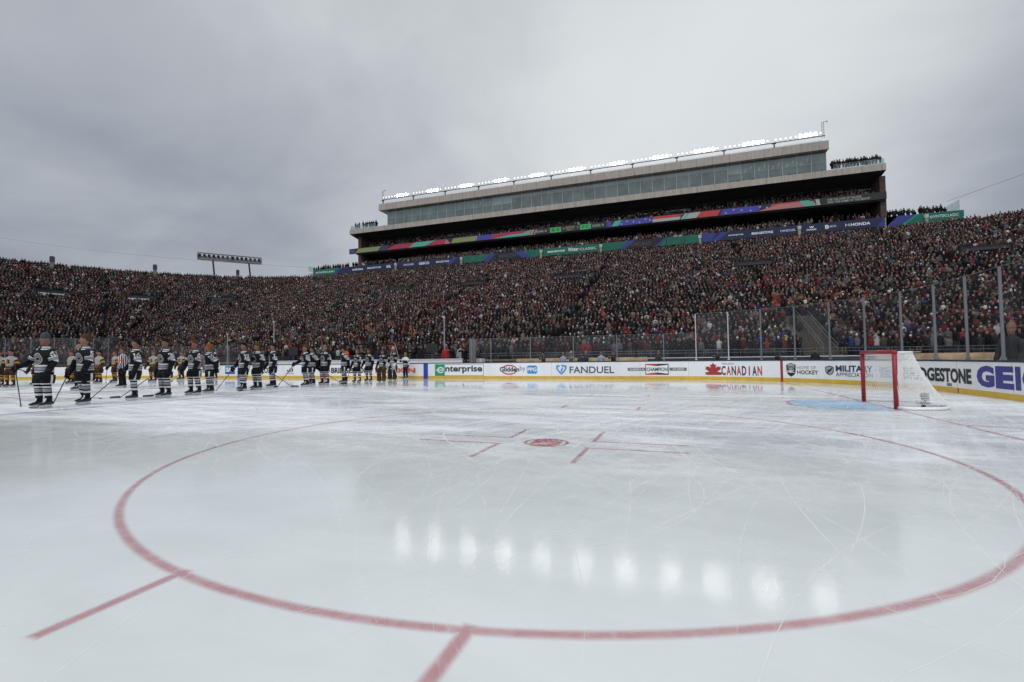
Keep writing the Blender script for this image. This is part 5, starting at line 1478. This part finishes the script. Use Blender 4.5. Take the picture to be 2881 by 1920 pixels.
    B = [(-35.82, 9.59, 80, 'front', None, 'brown', 'player in brown, gold and cream cut by the left edge of the photo', None),
         (-33.67, 9.16, 62, 'stick', '3', 'dark', 'player in cream with number 3 on the chest, left of number 63', (-35.5, 9.6)),
         (-35.54, 11.18, 40, 'front', None, 'dark', 'player in cream mostly hidden behind number 63', None),
         (-34.76, 12.53, 30, 'sides', None, 'brown', 'player in cream hidden behind the bald referee', None),
         (-33.14, 13.14, 40, 'sides', None, 'dark', 'player in cream hidden behind number 5, only legs showing', None),
         (-33.86, 14.47, 20, 'stick', '6', 'brown', 'player in cream left of the referee with the orange band', (-33.6, 13.8)),
         (-31.92, 15.64, 55, 'stick', '0', 'ginger', 'player in cream between number 16 and number 26', (-31.4, 16.2)),
         (-33.0, 18.33, 50, 'front', '8', 'ginger', 'ginger haired player in cream left of number 64', None)]
    sticks = []
    for x, y, t, po, num, hair, lab, tg in B:
        x2, y2 = toward(x, y, 0.93); e = skater(x2, y2, 1.98, t, lab, BG, po, PAL_B, None, hair, None, fnum=num, tone=1)
        if tg: sticks.append((hand_world(e, po, 'R'), toward(tg[0], tg[1], 0.93), 'hockey stick of the '+lab.replace(' on the chest', '')))
    for hw, tg, lb in sticks: stick(hw, tg[0], tg[1], lb)
    x2, y2 = toward(-24.54, 7.52, 0.95); walker(x2, y2, 0, 2.06, 15, 'bald referee in a striped shirt and black trousers between numbers 63 and 5', RG_, 'sides', trousers=BLK, hair=None, jersey=PAL_R, skates=True, tone=1)
    x2, y2 = toward(-25.05, 9.67, 0.95); walker(x2, y2, 0, 1.98, -25, 'referee with an orange arm band left of number 16', RG_, 'sides', trousers=BLK, hair='brown', jersey=PAL_RB, skates=True)
    # young flag bearers
    def flag(hand, dx, dz, label, cols):
        h = Vector(hand); d = Vector((dx, 0.0, dz)).normalized()
        e = empty('flag', tuple(h)); tag(e, label, 'flag', 'flags held on the ice')
        mb = MB(); mb.tube([-d*0.45, d*1.15], 0.014, 7); mb.build('pole', mat('pale_wood', (0.42, 0.33, 0.22), 0.6), e)
        mb = MB(); n, m_ = 12, 10; g = []
        for i in range(n+1):
            t = i/n; a = d*(1.12-0.75*t); row = []
            for j in range(m_+1):
                v = j/m_; row.append(mb.vert((a.x+0.05*math.sin(9*t+2*v)*v-(0.42 if abs(dx) < 0.5 else 0.05)*v, 0.06*math.sin(11*t+3*v)*(0.3+v), a.z-(0.55 if abs(dx) < 0.5 else 0.85)*v-0.04*math.sin(7*t)*v)))
            g.append(row)
        for i in range(n):
            for j in range(m_): mb.face((g[i][j], g[i+1][j], g[i+1][j+1], g[i][j+1]), ((j//2) % 2) if len(cols) > 1 and i < 9 else (len(cols)-1))
        o = mb.build('cloth', cols, e, True)
        sl = o.modifiers.new('thick', 'SOLIDIFY'); sl.thickness = 0.004
    e = walker(-14.35, 19.15, 0, 1.66, 40, 'child in a white and navy jersey holding a flag by the blue board mark', 'flag bearers', 'raise', trousers=NVY, hair='blond', jersey=PAL_F, skates=True, gloves=BLK)
    flag(hand_world(e, 'raise', 'R'), -0.30, 0.95, 'drooping dark red and navy flag held by the child near the orange advert', [cloth('flag_red', (0.10, 0.02, 0.025)), cloth('flag_grey', (0.10, 0.09, 0.12)), NVY])
    e = walker(-28.7, 17.6, 0, 1.75, 45, 'child in a white jersey holding a slanted flag between numbers 24 and 19', 'flag bearers', 'raise', trousers=NVY, hair='dark', jersey=PAL_F, skates=True, gloves=BLK)
    flag(hand_world(e, 'raise', 'R'), -0.75, 0.60, 'grey and red flag on a slanted pole left of number 19', [cloth('flag_dusk', (0.12, 0.12, 0.16)), cloth('flag_rust', (0.20, 0.06, 0.05)), cloth('flag_dusk', (0.12, 0.12, 0.16))])
    # staff on the bench
    TC = [BLK, CHR, NVY]
    def st(x, y, t, coat, lab, pose='sides', hair='dark', hat=None, z=0.42, h=1.80, long=False, tr=CHR, gl=None):
        walker(x, y, z, h, t, lab, SG, pose, coat, tr, hair, hat, long=long, gloves=gl)
    RC = ('cap', RED); GC = ('beanie', LGY); BC = ('beanie', CHR)
    st(-14.9, 22.0, 60, BLK, 'man in black behind the bench wall, right of the goalkeepers', 'front', 'brown')
    st(-15.7, 22.3, 30, BLK, 'man in black with a dark cap right behind the goalkeepers', 'camera', None, BC)
    st(-13.05, 22.1, 70, RED, 'man in a red coat behind the bench wall near the blue board mark', 'front', 'grey')
    st(-12.45, 21.9, 20, BLK, 'man in a black vest behind the bench wall above the green advert', 'camera', None, ('cap', CHR))
    st(-12.05, 22.3, 80, LGY, 'man in light grey between two men in black behind the bench wall', 'front', 'dark')
    st(-11.6, 21.9, 65, BLK, 'man in black pointing a camera, above the end of the green advert', 'camera', 'ginger')
    st(-11.0, 22.4, 75, RED, 'man in red at the right end of the bench wall', 'sides', None, GC)
    st(-10.55, 21.75, -10, BLK, 'man in a long black coat standing in front of the white crate', 'sides', 'brown', None, 0.20, 1.85, True)
    for i, (x, c, hc, lab, po) in enumerate(((-17.4, CHR, RC, 'man in charcoal and red cap behind numbers 17 and 12', 'front'), (-18.6, NVY, None, 'man in navy behind the bench wall left of number 12', 'sides'), (-19.9, BLK, BC, 'man in black knit cap behind the bench wall right of number 2', 'camera'),
                                      (-21.2, ORG, None, 'man in orange behind the bench wall near number 2', 'front'), (-22.8, BLK, None, 'man in black behind the bench wall left of number 81', 'sides'), (-24.0, CHR, GC, 'man in charcoal with a pale cap behind the bench wall', 'camera'),
                                      (-25.0, RED, None, 'man in red behind the bench wall beside the left monitor', 'front'), (-26.4, NVY, RC, 'man in navy with a red cap at the left end of the bench wall', 'sides'))):
        st(x, 22.0+(i % 3)*0.3, 60, c, lab, po, ('dark', 'brown', 'grey')[i % 3], hc)
    F = [(-7.6, 27.0, CHR, 'photographer in charcoal behind the low glass above the red oval', 'camera', None), (-6.6, 29.0, LGY, 'man in light grey behind the low glass above the blue block', 'sides', None), (-5.2, 25.5, KHK, 'man in khaki behind the low glass left of the shield', 'camera', GC),
         (-4.7, 26.5, CHR, 'man in charcoal behind the low glass over the shield', 'front', BC), (-4.0, 24.6, NVY, 'man in navy behind the low glass, first right of the shield', 'camera', None), (-3.2, 25.8, LGY, 'man in pale grey behind the low glass over the letter N', 'sides', None),
         (-2.3, 25.2, BLK, 'man in black with knit cap behind the low glass right of the pale grey man', 'camera', BC), (0.35, 30.5, CHR, 'man in charcoal with blond hair behind the bow tie advert', 'front', None),
         (4.6, 33.0, BLK, 'man in black behind the tall glass over the maple leaf letters', 'camera', BC), (10.6, 31.0, BLK, 'man in black behind the glass left of the goal', 'sides', BC)]
    for i, (x, y, c, lab, po, hc) in enumerate(F): walker(x, y, -0.13, 1.78, 70 if i % 2 else 30, lab, 'people on the field behind the glass', po, c, CHR if c is not LGY else NVY, ('dark', 'blond', 'brown')[i % 3], hc)
    walker(9.88, 9.35, 0.0, 1.95, 60, 'man in a dark coat and tan fur hat behind the glass at the right edge', 'people on the field behind the glass', 'front', CHR, CHR, None, ('toque', cloth('tan_fur', (0.24, 0.14, 0.09), 0.95)), long=True)
_teams()

# ------------------------------------------------------------------ the crowd
COATS = [('black', (0.005, 0.005, 0.006), 36), ('charcoal', (0.014, 0.015, 0.017), 20), ('navy', (0.007, 0.009, 0.024), 12), ('dark red', (0.085, 0.009, 0.012), 7), ('red', (0.19, 0.014, 0.016), 3.6), ('maroon', (0.040, 0.009, 0.012), 7),
         ('brown', (0.036, 0.026, 0.020), 5), ('tan', (0.14, 0.108, 0.080), 2.0), ('grey', (0.100, 0.102, 0.110), 7), ('white', (0.42, 0.41, 0.42), 1.8), ('gold', (0.20, 0.13, 0.035), 1.3), ('orange', (0.30, 0.055, 0.02), 0.7), ('dark green', (0.014, 0.060, 0.038), 3), ('blue', (0.020, 0.035, 0.13), 1.3), ('olive', (0.065, 0.058, 0.035), 3)]
HATS = [('dark hair', (0.020, 0.015, 0.012), 20), ('brown hair', (0.075, 0.043, 0.024), 18), ('fair hair', (0.20, 0.135, 0.08), 6), ('a black knit hat', (0.012, 0.012, 0.014), 20), ('a red hat', (0.24, 0.016, 0.02), 7), ('a white hat', (0.58, 0.57, 0.58), 6.5), ('a grey hat', (0.19, 0.19, 0.21), 11), ('a gold hat', (0.34, 0.22, 0.06), 4), ('a navy hat', (0.016, 0.022, 0.05), 7)]
SKINS = [(0.23, 0.155, 0.125), (0.29, 0.210, 0.178), (0.19, 0.125, 0.098), (0.08, 0.052, 0.040)]
def pick(L, r): return r.choices(range(len(L)), [q[2] for q in L])[0]
def qtube(V, F, pid, pts, rad, n, part, a0=0.0):
    b0 = len(V)
    for (x, y, z), (rx, ry) in zip(pts, rad):
        for k in range(n):
            a = a0+2*math.pi*k/n; V.append((x+rx*math.cos(a), y+ry*math.sin(a), z)); pid.append(part)
    for i in range(len(pts)-1):
        for k in range(n):
            F.append((b0+i*n+k, b0+i*n+(k+1) % n, b0+(i+1)*n+(k+1) % n, b0+(i+1)*n+k))
    t = b0+(len(pts)-1)*n
    for k in range(0, n-2, 2): F.append((t, t+k+1, t+k+2, t+(k+3) % n if k+3 < n else t+n-1) if n-2-k >= 2 else (t, t+k+1, t+k+2, t+k+2))
def far_variant(r):
    V, F, pid = [], [], []
    w = r.uniform(.92, 1.12)
    qtube(V, F, pid, [(0, 0, .25), (0, 0, .85)], [(.16, .12)]*2, 4, 3, math.pi/4)
    qtube(V, F, pid, [(0, 0, .80), (0, -.01, 1.18), (0, 0, 1.40), (0, .01, 1.52)], [(.24*w, .18), (.30*w, .19), (.29*w, .16), (.09, .08)], 6, 0)
    up = r.random()
    if up < .30:                                # forearms folded, hand on heart, phone up
        zz = r.choice((1.18, 1.30, 1.62)); s = r.choice((-1, 1))
        qtube(V, F, pid, [(s*.16, -.16, zz-.16), (s*.08, -.24, zz)], [(.06, .06), (.05, .05)], 4, 0); qtube(V, F, pid, [(s*.07, -.25, zz-.01), (s*.05, -.26, zz+.08)], [(.045, .04), (.03, .03)], 4, 1)
    hx = r.uniform(-.03, .03)
    qtube(V, F, pid, [(hx*.5, .0, 1.49), (hx, -.03, 1.58), (hx, -.015, 1.68), (hx, -.01, 1.74)], [(.052, .052), (.066, .084), (.073, .094), (.071, .092)], 6, 1)
    qtube(V, F, pid, [(hx, .025, 1.64), (hx, .012, 1.73), (hx, .005, 1.80), (hx, .005, 1.86)], [(.078, .086), (.083, .099), (.076, .090), (.036, .042)], 6, 2)
    return np.array(V), F, np.array(pid)
def near_mesh(coat, hat, skin, legs_c, r, name):
    mb = MB(); pid = []
    def tb(*a, part, **k):
        n0 = len(mb.v); mb.tube(*a, **k); pid.extend([part]*(len(mb.v)-n0))
    w = r.uniform(.94, 1.10); po = r.choice(('down', 'down', 'heart', 'folded', 'pockets', 'phone'))
    for s in (-1, 1):
        tb([(s*.10, 0, .90), (s*.12, -.01, .48), (s*.13, .01, .10)], [(.105, .11), (.075, .08), (.065, .07)], 8, 0, flat=(0, 0, 1), part=3)
        tb([(s*.13, .06, .05), (s*.13, -.08, .05), (s*.13, -.18, .035)], [(.045, .05), (.05, .045), (.03, .025)], 7, 0, ref=(1, 0, 0), part=4)
    z0 = r.choice((.72, .84, .84))
    tb([(0, 0, z0), (0, 0, .98), (0, -.01, 1.18), (0, 0, 1.36), (0, 0, 1.45), (0, .005, 1.52), (0, .01, 1.57)], [(.215*w, .17), (.21*w, .165), (.215*w, .17), (.225*w, .155), (.20*w, .125), (.12, .10), (.085, .085)], 12, 0, flat=(0, 0, 1), part=0)
    hands = dict(down=((-.29, -.04, .84), (.29, -.04, .84)), heart=((.07, -.22, 1.28), (.29, -.04, .84)), folded=((.10, -.24, 1.12), (-.10, -.25, 1.16)), pockets=((-.21, -.14, .92), (.21, -.14, .92)), phone=((-.06, -.34, 1.56), (.12, -.26, 1.2)))[po]
    for s, h in ((-1, hands[0]), (1, hands[1])):
        a, e, hh = arm_pts(s, h, (.20*w, 0, 1.44))
        tb([a, a.lerp(e, .5), e, e.lerp(hh, .6), hh], [.085, .076, .062, .054, .042], 8, 0, part=0)
        d = (hh-e).normalized(); n0 = len(mb.v); hand_shape(mb, s, e, hh+d*.01, .95); pid.extend([1]*(len(mb.v)-n0))
    tb([(0, .005, 1.53), (0, -.01, 1.585), (0, -.018, 1.62), (0, -.008, 1.67), (0, -.004, 1.73), (0, 0, 1.78)], [(.06, .062), (.056, .068), (.066, .086), (.075, .097), (.079, .101), (.078, .10)], 12, 0, flat=(0, 0, 1), part=1)
    tb([(0, -.095, 1.735), (0, -.122, 1.69), (0, -.095, 1.68)], [.012, .017, .010], 6, 0, part=1)
    for s in (-1, 1):
        tb([(s*.020, -.098, 1.728), (s*.042, -.092, 1.728)], [.008, .008], 5, 0, part=5); tb([(s*.074, .01, 1.68), (s*.090, .02, 1.71), (s*.082, .01, 1.74)], [.012, .02, .01], 6, 0, part=1)
    tb([(-.026, -.094, 1.648), (.026, -.094, 1.648)], [.007, .007], 5, 0, part=6)
    if 'hair' in HATS[hat][0]: tb([(0, .045, 1.66), (0, .024, 1.73), (0, .012, 1.79), (0, .008, 1.84), (0, .008, 1.87)], [(.080, .075), (.088, .095), (.087, .105), (.062, .078), (.018, .02)], 12, 0, flat=(0, 0, 1), part=2)
    else:
        tb([(0, .004, 1.735), (0, .004, 1.77), (0, .005, 1.83), (0, .006, 1.875), (0, .006, 1.90)], [(.088, .110), (.090, .112), (.080, .10), (.050, .062), (.018, .02)], 12, 0, flat=(0, 0, 1), part=2)
        if r.random() < .5: tb([(0, .006, 1.89), (0, .006, 1.93), (0, .006, 1.955)], [.02, .035, .02], 8, 0, part=2)
    me = mb.mesh(name, [CROWD_M], True)
    tabs = np.array([COATS[coat][1], SKINS[skin], HATS[hat][1], legs_c, (0.02, 0.018, 0.016), (0.03, 0.025, 0.02), (0.25, 0.10, 0.09)])
    set_col(me, tabs[np.array(pid)])
    return me
CROWD_M = attr_mat('crowd_clothing', 0.9, 0.15)
def _crowd():
    r = random.Random(21); seats = []
    cl_r = [(r.uniform(-120, 60), r.uniform(0, 59), r.choice((3, 4, 5, 3, 11, 8, 6))) for _ in range(60)]
    for row in range(NROW):
        d = row*ROW_D+0.42; segs = row_path(d); z = Z0+row*ROW_H
        for pi, (L, f) in enumerate(segs):
            kd = 'xcsr'[pi]; s = r.uniform(0, .4)
            while s < L:
                x, y, hd = f(s); ss = s
                s += r.uniform(.42, .53)
                az = math.degrees(math.atan2(x-CAM.x, y-CAM.y))
                if az < -72 or az > 37: continue
                val = math.degrees(ss/(RI+d)) if kd in 'cr' else x
                if kd != 'x' and in_portal(kd, val, row): continue
                if kd == 's':
                    if 11.6 < x < 14.6 and row < 10 and not (x < 12.6 and r.random() < .35): continue
                    if abs(((x-13.7+200) % 22.0)-11) > 10.35 and r.random() < .6: continue
                elif kd in 'cr':
                    if (val % 15.0) < math.degrees(.9/(RI+d+4)) and r.random() < .6: continue
                if r.random() < 0.045: continue
                seats.append((x, y, z+r.uniform(-.01, .01), hd, row, kd))
    def fill(x0, x1, y, z, step, p, hd=-math.pi/2):
        x = x0
        while x < x1:
            if r.random() < p: seats.append((x, y+r.uniform(-.2, .2), z, hd, 99, 'b'))
            x += r.uniform(step*.85, step*1.25)
    for i in range(7): fill(-74.5, 36.3, YLED+1.2+i*.85, 29.15+i*.50, .55, .80 if i < 5 else .6)
    for i in range(5): fill(-62.0, 22.5, YBAN+1.2+i*.85, 24.0+i*.42, .55, .82); fill(22.8, 36.0, YBAN+1.2+i*.85, 24.0+i*.42, .8, .6); fill(-75.5, -63.0, YBAN+1.2+i*.85, 24.0+i*.42, .9, .5)
    for i in range(5): fill(-88.5, -77.0, YBAN+1.0+i*.9, 24.3+i*.30, .75, .55 if i < 3 else .75); fill(38.2, 46.2, YBAN+1.0+i*.9, 24.3+i*.36, .8, .55 if i < 3 else .8)
    for k in range(2): fill(-76.9, -69.8, YTER+.6+k*.7, 35.1, .62, .8)
    for k in range(3): fill(29.4, 36.8, YTER+.6+k*.6, 35.1+.22*k, .45, .85)
    # the 250 nearest ones in view stand for themselves
    cand = [i for i, q in enumerate(seats) if q[5] != 'b' and -66 < math.degrees(math.atan2(q[0]-CAM.x, q[1]-CAM.y)) < 27.6]
    cand.sort(key=lambda i: (seats[i][0]-CAM.x)**2+(seats[i][1]-CAM.y)**2)
    near = set(cand[:245])
    cols = []
    for i, (x, y, z, hd, row, kd) in enumerate(seats):
        c = pick(COATS, r)
        if kd == 'b' and r.random() < .45: c = r.choice((3, 4, 5, 7, 8, 8, 9, 12, 13))  # lighter coats picked on the decks to offset the low light inside
        if kd == 'b' and (z > 34 or x < -76.5 or x > 37.5) and c > 2 and r.random() < .8: c = r.choice((0, 0, 1, 2))
        for cx, cr, cc in cl_r:
            if abs(x-cx) < 5 and abs(row-cr) < 3 and r.random() < .16: c = cc
        cols.append((c, pick(HATS, r), r.choices(range(4), (5, 4, 4, 1.2))[0]))
    # named individuals
    rows = {}
    for i in near: rows.setdefault(seats[i][4], []).append(i)
    rn = ['front', 'second', 'third', 'fourth', 'fifth', 'sixth', 'seventh', 'eighth', 'ninth', 'tenth', 'eleventh', 'twelfth', 'thirteenth']
    def nth(k): return '%d%s' % (k, 'th' if 10 <= k % 100 <= 20 else {1: 'st', 2: 'nd', 3: 'rd'}.get(k % 10, 'th'))
    for row, L in rows.items():
        L.sort(key=lambda i: seats[i][0])
        lime = min(L, key=lambda i: abs(seats[i][0]-10.5)) if row == 1 else None
        for k, i in enumerate(L):
            x, y, z, hd, _, _ = seats[i]; c, h, s = cols[i]
            cn = COATS[c][0]
            me = near_mesh(c, h, s, r.choice(((0.012, 0.013, 0.018), (0.03, 0.045, 0.09), (0.03, 0.03, 0.03), (0.10, 0.085, 0.06))), r, 'spectator')
            if i == lime:
                a = me.color_attributes['Col']; nv = len(me.vertices); buf = np.empty(nv*4, np.float32); a.data.foreach_get('color', buf); buf = buf.reshape(-1, 4)
                buf[np.all(np.abs(buf[:, :3]-np.array(COATS[c][1])) < 1e-4, axis=1)] = (0.42, 0.46, 0.06, 1); a.data.foreach_set('color', buf.ravel()); cn = 'yellow green'
            o = obj('spectator', me); o.location = (x, y, z); o.rotation_euler = (0, 0, hd+math.pi/2+r.uniform(-.4, .4)); sc = r.uniform(.88, 1.0); o.scale = (sc*1.03, sc*1.03, sc)
            tag(o, 'spectator in %s coat and %s, %s from left in %s row' % (cn, HATS[h][0].replace('a ', ''), nth(k+1), rn[row]), 'spectator', 'spectators in the lowest rows')
    rest = [i for i in range(len(seats)) if i not in near]
    vr = random.Random(9); variants = [far_variant(vr) for _ in range(10)]
    asg = nrng.integers(0, 10, len(rest)); VV, FF, CC = [], [], []; off = 0
    tabC = np.array([q[1] for q in COATS]); tabH = np.array([q[1] for q in HATS]); tabS = np.array(SKINS)
    rest = np.array(rest); S = np.array([seats[i][:4] for i in rest]); K = np.array([cols[i] for i in rest])
    for v in range(10):
        sel = asg == v; n = int(sel.sum())
        V, F, pid = variants[v]; q = S[sel]; k = K[sel]
        a = q[:, 3]+math.pi/2+nrng.uniform(-.45, .45, n); hs = nrng.uniform(.84, 1.04, n)
        ca, sa = np.cos(a)[:, None], np.sin(a)[:, None]
        x = V[None, :, 0]*ca-V[None, :, 1]*sa+q[:, :1]; y = V[None, :, 0]*sa+V[None, :, 1]*ca+q[:, 1:2]; z = V[None, :, 2]*hs[:, None]+q[:, 2:3]
        VV.append(np.stack([x, y, z], -1).reshape(-1, 3))
        Fa = np.array(F); FF.append((Fa[None]+(np.arange(n)*len(V))[:, None, None]+off).reshape(-1, 4)); off += n*len(V)
        jit = nrng.uniform(.60, 1.15, (n, 1))
        jit2 = nrng.uniform(.30, 1.30, (n, 1)); jit3 = nrng.uniform(.55, 1.25, (n, 1))
        hood = (nrng.random(n) < .16)[:, None]
        base = tabC[k[:, 0]]; tabCk = base*0.72+base.mean(1, keepdims=True)*0.28
        part = np.stack([tabCk*jit, tabS[k[:, 2]]*jit2, np.where(hood, tabC[k[:, 0]]*jit, tabH[k[:, 1]]*jit3), np.tile((0.018, 0.018, 0.022), (n, 1))], 1)
        CC.append(part[:, pid].reshape(-1, 3))
    VV = np.concatenate(VV).astype(np.float32); FF = np.concatenate(FF); CC = np.concatenate(CC)
    # the few triangles among the quads keep their own loop count
    tri = FF[:, 2] == FF[:, 3]; cnt = np.where(tri, 3, 4)
    flat = FF.ravel(); keep = np.ones(len(flat), bool); keep[3::4] = ~tri; flat = flat[keep]
    st_ = np.concatenate([[0], np.cumsum(cnt)[:-1]])
    me = bpy.data.meshes.new('crowd'); me.vertices.add(len(VV)); me.vertices.foreach_set('co', VV.ravel())
    me.loops.add(len(flat)); me.loops.foreach_set('vertex_index', flat.astype(np.int32)); me.polygons.add(len(cnt)); me.polygons.foreach_set('loop_start', st_.astype(np.int32))
    me.update(calc_edges=True); me.validate()
    me.materials.append(CROWD_M); set_col(me, CC)
    me.polygons.foreach_set('use_smooth', np.ones(len(me.polygons), bool))
    tag(obj('crowd', me), 'dense standing crowd filling the stadium bowl and the decks of the press box', 'crowd', kind='stuff')
    print('crowd', len(rest), 'faces', len(cnt))
_crowd()
